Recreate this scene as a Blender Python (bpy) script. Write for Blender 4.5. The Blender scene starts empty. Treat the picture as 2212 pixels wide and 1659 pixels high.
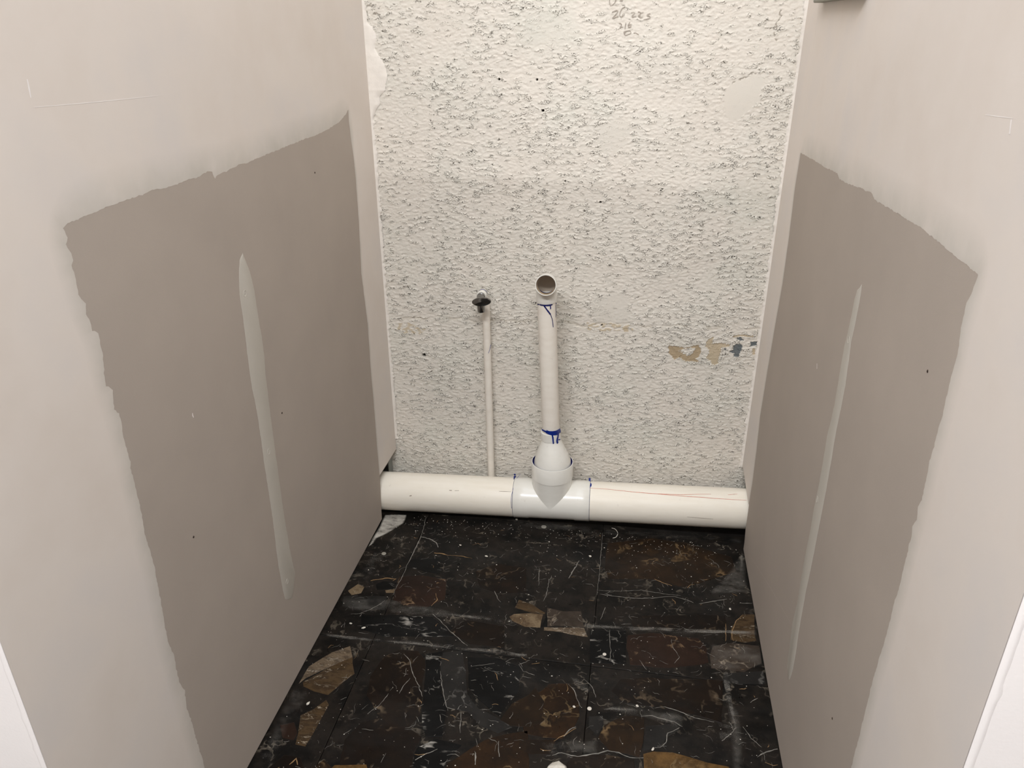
import bpy, bmesh, math, random
import numpy as np
from mathutils import Vector, Matrix
S = bpy.context.scene
COL = S.collection
random.seed(7)
rng = np.random.default_rng(11)

# measured outlines, metres
D={"l_front":[[0.8677,0.0],[0.8677,0.1504],[0.8689,0.1675],[0.8655,0.1951],[0.8643,0.2287],[0.8643,0.2738],[0.861,0.308],[0.8652,0.3378],[0.8589,
0.3697],[0.8599,0.3975],[0.861,0.4249],[0.8569,0.4526],[0.8569,0.476],[0.8589,0.5049],[0.8609,0.5333],[0.8639,0.5641],[0.8667,0.6015],[0.8667,0.6298],
[0.8637,0.663],[0.8665,0.6915],[0.8683,0.7168],[0.8682,0.7493],[0.8691,0.7647],[0.8691,0.7774],[0.8705,0.8043],[0.8681,0.8184],[0.8696,0.8379],[0.8725,
0.8562],[0.8721,0.87],[0.865,0.8797],[0.8679,0.8927],[0.8712,0.9067],[0.8599,0.9179],[0.8604,0.927],[0.8643,0.9414],[0.8678,0.9606],[0.8703,0.9776],
[0.8701,0.9923],[0.8599,0.9995],[0.8612,1.0121],[0.8564,1.0246],[0.8612,1.0379],[0.8551,1.0463],[0.8531,1.0532],[0.8538,1.0675],[0.8545,1.0776],
[0.8525,1.0924],[0.8572,1.0971],[0.8579,1.107],[0.8523,1.1194],[0.8579,1.1268],[0.854,1.1395]],"l_top":[[0.864,1.1442],[0.9,1.1449],[0.9494,1.1472],
[0.9888,1.1472],[1.0214,1.1476],[1.0514,1.1498],[1.0757,1.1464],[1.1131,1.1462],[1.1472,1.147],[1.1701,1.1452],[1.2085,1.1496],[1.2236,1.1471],[1.2296,
1.1358],[1.2407,1.1394],[1.2787,1.1413],[1.3152,1.1438],[1.3677,1.1426],[1.4002,1.1448],[1.4511,1.1464],[1.5528,1.1494],[1.6239,1.1509],[1.7009,
1.1521],[1.7732,1.1573],[1.8254,1.1647],[1.8678,1.1759],[1.8875,1.1844]],"l_back":[[1.8847,1.1585],[1.8873,1.1215],[1.8957,1.0736],[1.8974,1.0254],
[1.8919,0.9024],[1.8774,0.7759],[1.8912,0.6308],[1.8838,0.493],[1.8832,0.3471],[1.8793,0.2575],[1.8798,0.1527]],"l_notch":[[2.0474,0.1452],[1.8791,
0.1499],[1.8759,0.0997],[1.8695,0.0458],[1.8665,0.0108]],"l_strip":[[1.2828,0.9928],[1.2675,0.9821],[1.2578,0.959],[1.2488,0.9239],[1.2475,0.8826],
[1.2453,0.8377],[1.2413,0.7861],[1.2397,0.7515],[1.243,0.7007],[1.2434,0.66],[1.2427,0.6258],[1.2395,0.5716],[1.239,0.4722],[1.2383,0.4332],[1.2325,
0.3644],[1.2307,0.3072],[1.232,0.2588],[1.2355,0.2297],[1.2445,0.2185],[1.2636,0.2059],[1.2768,0.2129],[1.2953,0.2517],[1.2927,0.2804],[1.2884,0.3227],
[1.2871,0.387],[1.2871,0.4403],[1.2909,0.5413],[1.2924,0.6058],[1.2942,0.6581],[1.2971,0.7016],[1.2982,0.7383],[1.3052,0.7719],[1.3068,0.8201],[1.3051,
0.8463],[1.3049,0.8871],[1.3038,0.9241],[1.2993,0.9495],[1.2894,0.9759]],"l_screws":[[1.2668,0.9195],[1.263,0.5845],[1.2547,0.2605]],
"l_specks":[[1.6469,1.075],[1.3424,0.6326],[0.9751,0.5816]],"l_chips":[[[1.04,0.7855],[1.0394,0.7815],[1.0406,0.7766]],[[0.8556,1.3134],[0.855,1.3039],
[0.8541,1.2933]],[[0.8553,1.2825],[0.9618,1.2792],[1.1081,1.2759]]],"r_front":[[0.8572,0.0],[0.8572,0.3749],[0.8567,0.4323],[0.8587,0.4631],[0.8582,
0.5102],[0.8603,0.5461],[0.8583,0.5883],[0.8561,0.6164],[0.8555,0.6519],[0.8575,0.6841],[0.8541,0.708],[0.8561,0.7388],[0.8579,0.7633],[0.8572,0.7891],
[0.8612,0.8001],[0.855,0.8154],[0.8606,0.8305],[0.8559,0.8443],[0.859,0.8737],[0.8609,0.8951],[0.8603,0.916],[0.8606,0.9294],[0.8599,0.9453],[0.8602,
0.9626],[0.8607,0.9838],[0.8632,0.9995],[0.8624,1.0144],[0.8618,1.0331],[0.8662,1.0474],[0.8706,1.0617],[0.8708,1.0734],[0.8722,1.0905],[0.8654,
1.1061],[0.8617,1.1241]],"r_top":[[0.8632,1.1259],[0.8885,1.1261],[0.9369,1.126],[1.0062,1.128],[1.0525,1.1292],[1.1353,1.1258],[1.2115,1.1233],
[1.2811,1.1208],[1.2972,1.1267],[1.3621,1.1221],[1.4529,1.1136],[1.5203,1.1103],[1.5422,1.1172],[1.6342,1.1112],[1.7103,1.1087],[1.8154,1.1049],
[1.9132,1.1004]],"r_back":[[1.9197,1.0247],[1.9036,0.9125],[1.8954,0.7934],[1.909,0.6821],[1.9194,0.5619],[1.9279,0.4091],[1.9075,0.3129],[1.9033,
0.27],[1.8978,0.2152],[1.9012,0.1648],[1.9041,0.1469]],"r_notch":[[2.0732,0.1625],[2.0111,0.1593],[1.9768,0.15],[1.9349,0.147],[1.8989,0.1442],[1.8962,
0.096],[1.8961,0.0643],[1.8838,0.0267]],"r_strip":[[1.2592,0.99],[1.2793,0.9729],[1.2842,0.9569],[1.2837,0.9337],[1.2854,0.8973],[1.2897,0.8713],
[1.2886,0.8376],[1.2847,0.7916],[1.2824,0.7634],[1.2849,0.7323],[1.2906,0.6953],[1.2871,0.6731],[1.2849,0.6432],[1.2826,0.5974],[1.2847,0.5475],[1.281,
0.5001],[1.283,0.4472],[1.2805,0.3872],[1.2743,0.3331],[1.2801,0.2667],[1.2698,0.2179],[1.2581,0.1746],[1.2306,0.1673],[1.2224,0.1782],[1.2178,0.2098],
[1.219,0.2471],[1.227,0.2914],[1.2303,0.3298],[1.2335,0.3899],[1.2312,0.4524],[1.2321,0.5061],[1.232,0.5668],[1.2329,0.6171],[1.2361,0.672],[1.2404,
0.7028],[1.2421,0.7382],[1.2409,0.7774],[1.2416,0.818],[1.2485,0.8578],[1.2563,0.8907],[1.2542,0.918],[1.2539,0.9471],[1.2553,0.975]],
"r_screws":[[1.2708,0.8895],[1.2733,0.5717]],"r_specks":[[0.9294,0.9825],[0.9678,0.3524]],"r_chips":[[[1.7833,0.0589],[1.4995,0.1785],[1.1713,0.3069]],
[[1.4456,0.7721],[1.4384,0.7635]],[[0.9413,1.2789],[0.9059,1.2806],[0.8731,1.2822]],[[0.8756,1.281],[0.8713,1.2674]]],"r_cleat":[[1.9076,1.4135],
[1.5334,1.4038],[1.954,1.4699]],"plaster_l":[[0.0021,1.4276],[0.0086,1.4164],[0.0106,1.3909],[0.011,1.3767],[0.0264,1.3666],[0.0328,1.345],[0.0242,
1.3189],[0.0341,1.2983],[0.049,1.2776],[0.0517,1.2476],[0.0445,1.2173],[0.0265,1.2019],[0.0267,1.1833],[0.0134,1.1645],[0.0076,1.152]],
"plaster_r":[[1.0753,1.4037],[1.0708,1.3454],[1.0729,1.3135],[1.0613,1.3007],[1.065,1.2812],[1.0719,1.2593],[1.0723,1.2195],[1.0699,1.1788]],
"patch":{"brown1":[[[0.8258,0.5424],[0.8494,0.541],[0.8687,0.5342],[0.8892,0.5403],[0.9049,0.5462],[0.9144,0.5209],[0.9131,0.5105],[0.9042,0.5049],
[0.9168,0.4964],[0.8791,0.4971],[0.8548,0.505],[0.8415,0.4952],[0.8356,0.5093],[0.8279,0.5167]]],"island":[[[0.8528,0.5283],[0.8736,0.5319],[0.8948,
0.5303],[0.8914,0.5172],[0.8778,0.5114],[0.8634,0.5146]]],"brown2":[[[0.9289,0.5626],[0.9419,0.5708],[0.946,0.5532],[0.9664,0.5567],[0.9965,0.5556],
[0.9951,0.5479],[0.9681,0.5415],[0.9631,0.5233],[0.9627,0.5052],[0.9664,0.4924],[0.9576,0.4867],[0.949,0.5019],[0.9343,0.509],[0.9343,0.5322],[0.9263,
0.5421]],[[0.9964,0.577],[1.0279,0.581],[1.055,0.583],[1.0555,0.579],[1.0286,0.5752],[0.9981,0.5721]],[[1.0597,0.5458],[1.0679,0.5437],[1.0691,0.5259],
[1.0568,0.5227]],[[0.6883,0.5898],[0.7049,0.588],[0.7057,0.5753],[0.6939,0.5748]]],"slate":[[[1.0039,0.5711],[1.013,0.5715],[1.023,0.5644],[1.0214,
0.5593],[1.0071,0.5637]],[[1.0023,0.5457],[1.0081,0.5548],[1.0251,0.5467],[1.0247,0.5314],[1.0197,0.5145],[1.0071,0.5139],[1.0046,0.5253],[0.9938,
0.5286],[0.9944,0.5338],[1.0034,0.5355]],[[1.044,0.5616],[1.0665,0.5639],[1.0678,0.5538],[1.0468,0.5478]],[[0.9763,0.5406],[0.9845,0.5397],[0.9827,
0.5345],[0.978,0.5356]]],"smooth":[[[0.9078,1.2321],[0.9292,1.25],[0.9693,1.2634],[0.9964,1.2503],[0.9953,1.2055],[0.9706,1.178],[0.9408,1.1501],
[0.916,1.1591],[0.8987,1.1866]],[[0.6014,1.1431],[0.641,1.1468],[0.6795,1.1292],[0.6704,1.0836],[0.6393,1.0669],[0.609,1.0781]],[[0.6078,0.679],
[0.6841,0.6955],[0.7147,0.6146],[0.7198,0.5939],[0.6178,0.5965]],[[0.1665,1.3956],[0.254,1.4003],[0.2765,1.3744],[0.2352,1.3589],[0.1708,1.3644]],
[[0.4146,1.4045],[0.5275,1.3988],[0.5405,1.3425],[0.4728,1.3113],[0.4034,1.3324]]],"beige":[[[0.5784,0.5948],[0.6308,0.5998],[0.7222,0.5982],[0.7256,
0.5843],[0.6319,0.5745],[0.5817,0.5751]],[[0.0269,0.5681],[0.0624,0.5754],[0.0968,0.5682],[0.1284,0.5609],[0.0953,0.5419],[0.0325,0.5478]]]},
"holes":[[0.1072,0.4749],[0.4551,1.1704],[0.3422,1.2445],[0.4389,1.2448],[0.6116,0.9412],[0.6311,0.5928]],"hole_r":[0.0065,0.004,0.003,0.003,0.0035,
0.003],"bigcracks":[[[1.0083,1.3979],[1.0086,1.3792],[1.0078,1.3625],[0.9955,1.3604]],[[1.0048,1.3583],[1.0075,1.335]],[[0.9164,1.2388],[0.9694,
1.2626]],[[0.0211,1.4191],[0.0123,1.4107],[0.0097,1.3994],[0.0123,1.3924]],[[0.0253,1.3923],[0.0354,1.3979],[0.0449,1.395]]],"pencil":[[[0.6184,
1.3966],[0.6243,1.3993],[0.6302,1.4011],[0.6327,1.4002],[0.6314,1.3961],[0.6267,1.3907],[0.62,1.3839],[0.6231,1.3839],[0.6309,1.387],[0.6349,1.3881]],
[[0.6492,1.4087],[0.6434,1.406],[0.6401,1.4015],[0.6379,1.3961],[0.6372,1.3906],[0.6394,1.3874],[0.642,1.387],[0.6468,1.3897],[0.6496,1.3933],[0.6466,
1.3935],[0.6433,1.3906]],[[0.6644,1.3959],[0.6703,1.3968],[0.6739,1.3954],[0.6706,1.3923],[0.6669,1.3882],[0.668,1.3867],[0.6778,1.3886]],[[0.6807,
1.3977],[0.6852,1.3972],[0.6873,1.3954],[0.6856,1.3918],[0.6818,1.3886],[0.6839,1.3872],[0.6878,1.3886]],[[0.6874,1.3949],[0.6942,1.3967]],[[0.6856,
1.3845],[0.6929,1.3867]],[[0.7103,1.3939],[0.7035,1.3921],[0.7016,1.3899],[0.7077,1.3885],[0.7108,1.3866],[0.709,1.3839],[0.7032,1.3817],[0.6953,
1.3808]],[[0.6367,1.3728],[0.6407,1.3728],[0.6434,1.37],[0.6421,1.3668],[0.6392,1.3636],[0.6462,1.365]],[[0.6537,1.3741],[0.6525,1.3686],[0.652,
1.3603]],[[0.6632,1.3755],[0.6604,1.3713],[0.6591,1.3677],[0.6603,1.364],[0.6653,1.3649],[0.6666,1.3686],[0.664,1.37],[0.6606,1.3677]],[[0.6126,
1.4287],[0.6117,1.4206],[0.6141,1.4116],[0.6186,1.4125],[0.6243,1.417],[0.6265,1.4232],[0.6257,1.4286]],[[0.636,1.4214],[0.6419,1.4227]],[[0.6499,
1.3539],[0.6568,1.3559],[0.6648,1.3564],[0.6671,1.352],[0.6642,1.3492],[0.6533,1.3463],[0.6506,1.3502],[0.6499,1.3539]],[[0.6548,1.3553],[0.6516,
1.3492]],[[0.6732,1.351],[0.6782,1.3515],[0.686,1.3473]]],"run":[[-0.7309,1.9342,0.062],[0.3746,1.968,0.0866]],"tee_s":[0.4205,0.4657,0.6028,0.6472],
"tee_c":[-0.1989,1.9505,0.0738],"rim":[-0.2007,1.9504,0.2063],"belt":[-0.1998,1.9505,0.158],"neckb":[-0.2041,1.9503,0.2816],"neckt":[-0.2048,1.9503,
0.3075],"rtop":[-0.2233,1.9497,0.6936],"elc":[-0.2252,1.9497,0.7426],"mouth":[-0.2208,1.9007,0.7594],"sup":[[-0.3993,2.0328,0.0989],[-0.4051,2.0326,
0.6018],[-0.4117,2.0324,0.6764]],"handle":[-0.4015,1.9487,0.6887],"outlet":[[-0.4111,2.0004,0.6558],[-0.4102,2.0004,0.6367]],"valve_top":[[-0.4065,
2.0155,0.7039]],"strokes":[["riser","blue",0.0035,[[-0.2459,1.9382,0.6935,-0.8899,-0.4541,-0.0432],[-0.2334,1.9264,0.6956,-0.393,-0.9193,-0.0201],
[-0.2199,1.9245,0.696,0.1378,-0.9905,0.0051],[-0.209,1.9288,0.6967,0.5656,-0.8243,0.0259],[-0.1978,1.9488,0.6944,0.9982,-0.0362,0.0477]]],["riser",
"blue",0.0035,[[-0.2275,1.9246,0.6955,-0.161,-0.9869,-0.0091],[-0.2216,1.9244,0.687,0.0527,-0.9986,0.0011],[-0.2159,1.9252,0.679,0.2627,-0.9648,
0.0112],[-0.2103,1.9273,0.6705,0.4674,-0.8838,0.0211]]],["riser","blue",0.0018,[[-0.2103,1.9273,0.6705,0.4674,-0.8838,0.0211],[-0.2065,1.9293,0.659,
0.594,-0.804,0.0272],[-0.2041,1.9308,0.6464,0.6633,-0.7477,0.0306],[-0.2028,1.9315,0.633,0.6908,-0.7223,0.032]]],["riser","blue",0.0026,[[-0.2113,
1.9274,0.6964,0.4751,-0.8796,0.0214],[-0.2106,1.9276,0.6904,0.4894,-0.8718,0.0221],[-0.2104,1.9276,0.6854,0.4909,-0.8709,0.0222]]],["riser","blue",
0.0015,[[-0.1986,1.9434,0.6926,0.9673,-0.2495,0.0459],[-0.1978,1.9432,0.6766,0.9655,-0.2563,0.0458],[-0.1972,1.9424,0.6578,0.9563,-0.2889,0.0453]]],
["neck","blue",0.005,[[-0.2291,1.9323,0.3184,-0.7784,-0.6255,-0.0533],[-0.2197,1.9247,0.3178,-0.4559,-0.8895,-0.0312],[-0.2098,1.9217,0.3183,-0.1101,
-0.9939,-0.0075],[-0.1979,1.9228,0.3179,0.2992,-0.954,0.0205],[-0.1866,1.9294,0.318,0.6882,-0.724,0.0471],[-0.1785,1.9435,0.3179,0.9693,-0.2369,
0.0663]]],["neck","blue",0.009,[[-0.2159,1.9231,0.3182,-0.3233,-0.946,-0.0221],[-0.2049,1.9216,0.3145,0.0496,-0.9988,0.0034],[-0.1954,1.9236,0.3123,
0.3697,-0.9288,0.0253],[-0.1843,1.9314,0.3103,0.752,-0.6571,0.0515],[-0.1774,1.9463,0.3097,0.9878,-0.1404,0.0676]]],["neck","blue",0.0038,[[-0.1989,
1.9224,0.3112,0.2479,-0.9686,0.017],[-0.1964,1.9229,0.3003,0.3101,-0.9505,0.0212],[-0.1954,1.923,0.2894,0.3162,-0.9484,0.0216],[-0.1944,1.9239,0.2794,
0.3374,-0.9411,0.0231]]],["neck","blue",0.0055,[[-0.1821,1.9341,0.3091,0.8234,-0.5647,0.0563],[-0.1829,1.9321,0.2992,0.7724,-0.6329,0.0529],[-0.1848,
1.9293,0.2882,0.6821,-0.7297,0.0467],[-0.183,1.9305,0.2781,0.7213,-0.6908,0.0494]]],["neck","blue",0.003,[[-0.1837,1.9304,0.289,0.7209,-0.6913,0.0493],
[-0.1774,1.94,0.2862,0.9319,-0.3571,0.0638]]],["run","blue",0.007,[[-0.3165,1.9831,0.1299,-0.0349,0.525,0.8504],[-0.3154,1.9791,0.1229,-0.035,0.5276,
0.8488],[-0.3124,1.9537,0.13,-0.0255,0.1125,0.9933]]],["run","blue",0.0025,[[-0.3115,1.951,0.1302,-0.0242,0.0668,0.9975],[-0.3081,1.9266,0.1267,
-0.0101,-0.3492,0.937],[-0.3073,1.9117,0.1186,0.0006,-0.601,0.7993],[-0.3066,1.9009,0.108,0.0102,-0.7844,0.6202],[-0.3055,1.8938,0.0966,0.0182,-0.9045,
0.4261]]],["run","blue",0.0009,[[-0.3055,1.8938,0.0966,0.0182,-0.9045,0.4261],[-0.3042,1.8886,0.0781,0.0279,-0.9933,0.1122],[-0.3044,1.8929,0.0484,
0.0368,-0.9199,-0.3904]]],["run","blue",0.001,[[-0.2998,1.9835,0.1301,-0.0349,0.5249,0.8504],[-0.3069,1.9545,0.13,-0.0258,0.1229,0.9921],[-0.3092,
1.921,0.1243,-0.0063,-0.4436,0.8962],[-0.3125,1.9021,0.1096,0.0089,-0.761,0.6487],[-0.3128,1.8911,0.0903,0.0218,-0.9466,0.3218],[-0.3109,1.888,0.0704,
0.0309,-0.9994,-0.016]]],["run","blue",0.005,[[-0.0893,1.989,0.1332,-0.035,0.5255,0.8501],[-0.0879,1.9689,0.1334,-0.0292,0.2538,0.9668],[-0.087,1.9478,
0.135,-0.0189,-0.1042,0.9944],[-0.0863,1.9358,0.1325,-0.0117,-0.3079,0.9514]]],["run","blue",0.004,[[-0.0846,1.957,0.1353,-0.0237,0.0499,0.9985],
[-0.0828,1.9482,0.1351,-0.0191,-0.0989,0.9949],[-0.0842,1.9408,0.1339,-0.0148,-0.2248,0.9743]]],["run","blue",0.0025,[[-0.0871,1.9342,0.1319,-0.0107,
-0.334,0.9425],[-0.0871,1.9172,0.1225,0.0016,-0.622,0.783],[-0.0869,1.9028,0.1058,0.0154,-0.8659,0.4999],[-0.086,1.8955,0.0845,0.0272,-0.9899,0.1391],
[-0.0852,1.8985,0.0561,0.0363,-0.9387,-0.3428]]],["run","red",0.0013,[[-0.0838,1.936,0.1326,-0.0118,-0.3051,0.9522],[-0.0394,1.9367,0.1333,-0.0113,
-0.3175,0.9482],[0.0064,1.9349,0.1332,-0.0093,-0.3709,0.9286],[0.0519,1.9337,0.1331,-0.0075,-0.4151,0.9098],[0.112,1.9338,0.1336,-0.0063,-0.4435,
0.8962],[0.1716,1.9365,0.1354,-0.0069,-0.4289,0.9033],[0.2309,1.9426,0.1385,-0.0098,-0.3571,0.934],[0.2635,1.9455,0.1399,-0.0111,-0.3251,0.9456]]],
["run","red",0.0012,[[0.112,1.9332,0.1333,-0.0059,-0.4541,0.8909],[0.1717,1.9329,0.1335,-0.0043,-0.4912,0.8711],[0.2309,1.9337,0.1342,-0.0036,-0.507,
0.8619],[0.2896,1.934,0.1347,-0.0025,-0.5321,0.8467],[0.3624,1.9355,0.1358,-0.002,-0.5447,0.8386]]],["run","red",0.001,[[0.3105,1.9479,0.1413,-0.0117,
-0.3081,0.9513],[0.3372,1.9531,0.1431,-0.0144,-0.2341,0.9721]]],["run","grey",0.0011,[[0.1987,1.9036,0.0834,0.0303,-0.9995,0.013],[0.2342,1.9047,
0.0829,0.0308,-0.9995,-0.0094],[0.2725,1.9059,0.0826,0.0312,-0.9991,-0.0291]]],["run","grey",0.0011,[[-0.3512,1.906,0.114,0.0043,-0.6748,0.738],
[-0.3337,1.9068,0.1146,0.004,-0.67,0.7423],[-0.3162,1.9076,0.1153,0.0038,-0.6653,0.7465]]],["run","grey",0.0016,[[-0.5014,1.8982,0.1075,0.0071,-0.7284,
0.6851],[-0.4937,1.8984,0.1076,0.0071,-0.7299,0.6836]]],["run","grey",0.001,[[-0.4848,1.8986,0.1078,0.0072,-0.7307,0.6827],[-0.4721,1.8995,0.1085,
0.0068,-0.7233,0.6905]]],["run","grey",0.0022,[[-0.6213,1.8824,0.0855,0.0206,-0.9339,0.3569],[-0.6149,1.8833,0.0873,0.0196,-0.9223,0.386]]],["supply",
"blue",0.001,[[-0.3938,2.0306,0.5313,0.9808,-0.1946,0.0112],[-0.3953,2.0267,0.5227,0.832,-0.5547,0.0093],[-0.3967,2.0249,0.5156,0.6876,-0.726,0.0076],
[-0.4,2.0227,0.5073,0.3706,-0.9288,0.0039]]]],"frag":[["black",[[-0.5702,1.6946],[-0.4897,1.7145],[-0.4697,1.6435],[-0.5112,1.6473],[-0.5647,1.6598]]],
["redbrown",[[-0.5801,1.6194],[-0.5215,1.6354],[-0.4477,1.6266],[-0.4322,1.5448],[-0.4706,1.511],[-0.5244,1.5055],[-0.5664,1.5237]]],["tan",[[-0.6963,
1.5382],[-0.6809,1.57],[-0.6575,1.5605],[-0.6595,1.5343],[-0.6824,1.5243]]],["black",[[-0.6342,1.5773],[-0.617,1.5933],[-0.5766,1.593],[-0.5816,
1.5659],[-0.6221,1.5543]]],["tan",[[-0.6007,1.5564],[-0.5749,1.5656],[-0.5746,1.5502],[-0.5934,1.5473]]],["striped",[[-0.6472,1.2557],[-0.5969,1.2936],
[-0.5811,1.2637],[-0.5966,1.2346],[-0.6189,1.1936],[-0.6543,1.1972],[-0.684,1.2089]]],["pale",[[-0.6953,1.268],[-0.6566,1.3203],[-0.6203,1.3473],
[-0.6039,1.313],[-0.6527,1.2697],[-0.6881,1.2322],[-0.6959,1.2142]]],["striped",[[-0.6527,1.2697],[-0.6036,1.312],[-0.5973,1.2946],[-0.6483,1.2565],
[-0.6832,1.2114],[-0.6887,1.22]]],["darkbrown",[[-0.5307,1.3246],[-0.5006,1.3555],[-0.4536,1.3576],[-0.4285,1.3304],[-0.422,1.2962],[-0.4092,1.2268],
[-0.3966,1.1751],[-0.414,1.1382],[-0.4478,1.1329],[-0.4923,1.16],[-0.5303,1.2076],[-0.5414,1.2626]]],["black",[[-0.4327,1.3504],[-0.3965,1.3656],
[-0.3925,1.3259],[-0.376,1.2647],[-0.3455,1.1972],[-0.3365,1.1257],[-0.3705,1.1203],[-0.3859,1.1427],[-0.4071,1.2271],[-0.4161,1.2825]]],["slate",
[[-0.3928,1.362],[-0.3513,1.3738],[-0.3237,1.3118],[-0.3074,1.2452],[-0.293,1.2269],[-0.2746,1.2076],[-0.2293,1.193],[-0.1945,1.173],[-0.222,1.152],
[-0.2628,1.1664],[-0.297,1.1952],[-0.3436,1.1997],[-0.3742,1.265],[-0.3914,1.3261]]],["darkbrown",[[-0.5377,1.0857],[-0.5182,1.1301],[-0.4817,1.1608],
[-0.4135,1.1366],[-0.3786,1.1182],[-0.3863,1.0779],[-0.3793,1.0412],[-0.3723,1.0053],[-0.5254,0.981],[-0.5261,1.0179]]],["black",[[-0.3797,1.0907],
[-0.3483,1.1149],[-0.2926,1.1117],[-0.3134,1.0702],[-0.3155,1.0513],[-0.3201,1.0172],[-0.3702,1.0093],[-0.3761,1.0417],[-0.3849,1.0704]]],["orange",
[[-0.3104,1.0649],[-0.2737,1.1028],[-0.2455,1.1312],[-0.2017,1.1544],[-0.161,1.1683],[-0.1433,1.0787],[-0.1424,1.0277],[-0.3096,1.0011],[-0.3107,
1.0521]]],["striped",[[-0.6559,1.1297],[-0.6351,1.1505],[-0.6173,1.1801],[-0.6071,1.1682],[-0.6096,1.1327],[-0.6104,1.0905],[-0.6144,1.0575],[-0.6374,
1.0578],[-0.643,1.0853]]],["redbrown",[[-0.6897,1.0987],[-0.6626,1.1115],[-0.6446,1.085],[-0.6457,1.0645],[-0.6723,1.0684]]],["brown",[[-0.2238,
1.1861],[-0.2046,1.2355],[-0.1733,1.2641],[-0.1583,1.2897],[-0.1319,1.2524],[-0.1348,1.1909],[-0.1608,1.1762],[-0.1948,1.175]]],["black",[[-0.3317,
1.356],[-0.2605,1.3672],[-0.2034,1.3457],[-0.1955,1.2698],[-0.2113,1.2331],[-0.2279,1.1953],[-0.2803,1.2357],[-0.31,1.2657]]],["black",[[-0.6319,
1.4555],[-0.5675,1.4656],[-0.4494,1.4783],[-0.3773,1.4183],[-0.4503,1.404],[-0.5484,1.3924],[-0.6195,1.4081]]],["darkbrown",[[-0.3667,1.4796],[-0.2631,
1.4728],[-0.2507,1.4003],[-0.3367,1.3974],[-0.3966,1.4319]]],["darkbrown",[[-0.3775,1.6718],[-0.3228,1.7155],[-0.2405,1.7072],[-0.2254,1.6026],
[-0.3005,1.5908],[-0.3556,1.608]]],["slate",[[-0.7021,1.518],[-0.5888,1.5327],[-0.5779,1.4849],[-0.6439,1.4776],[-0.692,1.4792]]],["tan",[[-0.256,
1.5088],[-0.2455,1.5205],[-0.2015,1.5298],[-0.1708,1.5299],[-0.173,1.483],[-0.2107,1.4793],[-0.2456,1.4957]]],["striped",[[-0.2415,1.5748],[-0.2017,
1.5612],[-0.1653,1.5355],[-0.1687,1.5302],[-0.2019,1.5321],[-0.245,1.5434]]],["black",[[-0.1641,1.5321],[-0.1657,1.5559],[-0.1554,1.4869],[-0.1692,
1.4847],[-0.1719,1.4843]]],["greybrown",[[-0.1637,1.5562],[-0.1217,1.5495],[-0.0773,1.5565],[-0.0649,1.5012],[-0.1587,1.4875]]],["pale",[[-0.1631,
1.484],[-0.0645,1.4967],[-0.0527,1.4695],[-0.0977,1.4679],[-0.1649,1.473]]],["black",[[-0.0464,1.4928],[0.0377,1.506],[0.0437,1.3948],[-0.0408,
1.3815]]],["redbrown",[[0.044,1.4902],[0.1041,1.5053],[0.216,1.5063],[0.2331,1.4766],[0.2364,1.4253],[0.1405,1.3951],[0.052,1.3911],[0.0447,1.4469]]],
["greybrown",[[0.2487,1.4844],[0.2953,1.5014],[0.361,1.5021],[0.3593,1.4447],[0.3159,1.4128],[0.2398,1.4107],[0.2408,1.4516]]],["brown",[[-0.0226,
1.8589],[0.1055,1.9023],[0.1968,1.8933],[0.3275,1.8464],[0.3344,1.7836],[0.2538,1.7302],[0.1847,1.6929],[0.1049,1.7135],[-0.0147,1.6947],[-0.0257,
1.7409]]],["orange",[[-0.1579,1.2665],[-0.1299,1.3037],[-0.0832,1.311],[-0.0575,1.2642],[-0.0543,1.225],[-0.0647,1.1852],[-0.0861,1.1613],[-0.1298,
1.1585],[-0.1643,1.1612],[-0.1831,1.2176]]],["darkbrown",[[0.0313,1.3435],[0.1036,1.3598],[0.2622,1.3752],[0.2521,1.2522],[0.189,1.2679],[0.1033,
1.2762],[0.0406,1.2752],[0.011,1.3071]]],["brown",[[0.0018,1.2083],[0.0416,1.2402],[0.0879,1.2432],[0.0826,1.176],[0.0764,1.1397],[0.0182,1.146],
[-0.0098,1.1734]]],["slate",[[0.0896,1.2214],[0.1539,1.2358],[0.1601,1.2209],[0.1362,1.1966],[0.1193,1.1699],[0.085,1.1546]]],["gold",[[0.0851,1.148],
[0.1046,1.1589],[0.1452,1.1622],[0.2152,1.1502],[0.2589,1.1451],[0.2594,1.1165],[0.1961,1.0956],[0.0902,1.086]]],["darkbrown",[[-0.0591,1.122],[0.0121,
1.1364],[0.0674,1.1336],[0.0709,1.1127],[0.0714,1.0794],[-0.0848,1.0546],[-0.0788,1.0889]]],["striped",[[0.3007,1.5588],[0.333,1.6092],[0.3611,1.6137],
[0.3565,1.5176],[0.3259,1.5063],[0.2926,1.513]]],["darkbrown",[[0.0483,1.5585],[0.2248,1.5922],[0.2884,1.5963],[0.2874,1.5398],[0.0573,1.5091]]],
["slate",[[0.2661,1.4001],[0.3597,1.4198],[0.3618,1.3814],[0.2634,1.3682]]],["slate",[[-0.0338,1.2282],[-0.0029,1.2331],[0.0018,1.2083],[-0.0117,
1.1772],[-0.0283,1.1993]]],["brown",[[-0.1752,1.1431],[-0.0957,1.1558],[-0.1049,1.1186],[-0.1434,1.1087],[-0.1716,1.1198]]],["gold",[[-0.5376,1.0217],
[-0.4748,1.0338],[-0.4592,1.0168],[-0.4424,0.9673],[-0.5321,0.953],[-0.547,1.0028]]]],"vein":[["white",0.0016,[[-0.5791,1.9014],[-0.5691,1.8005],
[-0.5702,1.6946],[-0.5715,1.6207],[-0.5741,1.5414]]],["white",0.0012,[[-0.5691,1.8005],[-0.5716,1.6836]]],["white",0.003,[[-0.5691,1.8005],[-0.5416,
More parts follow.
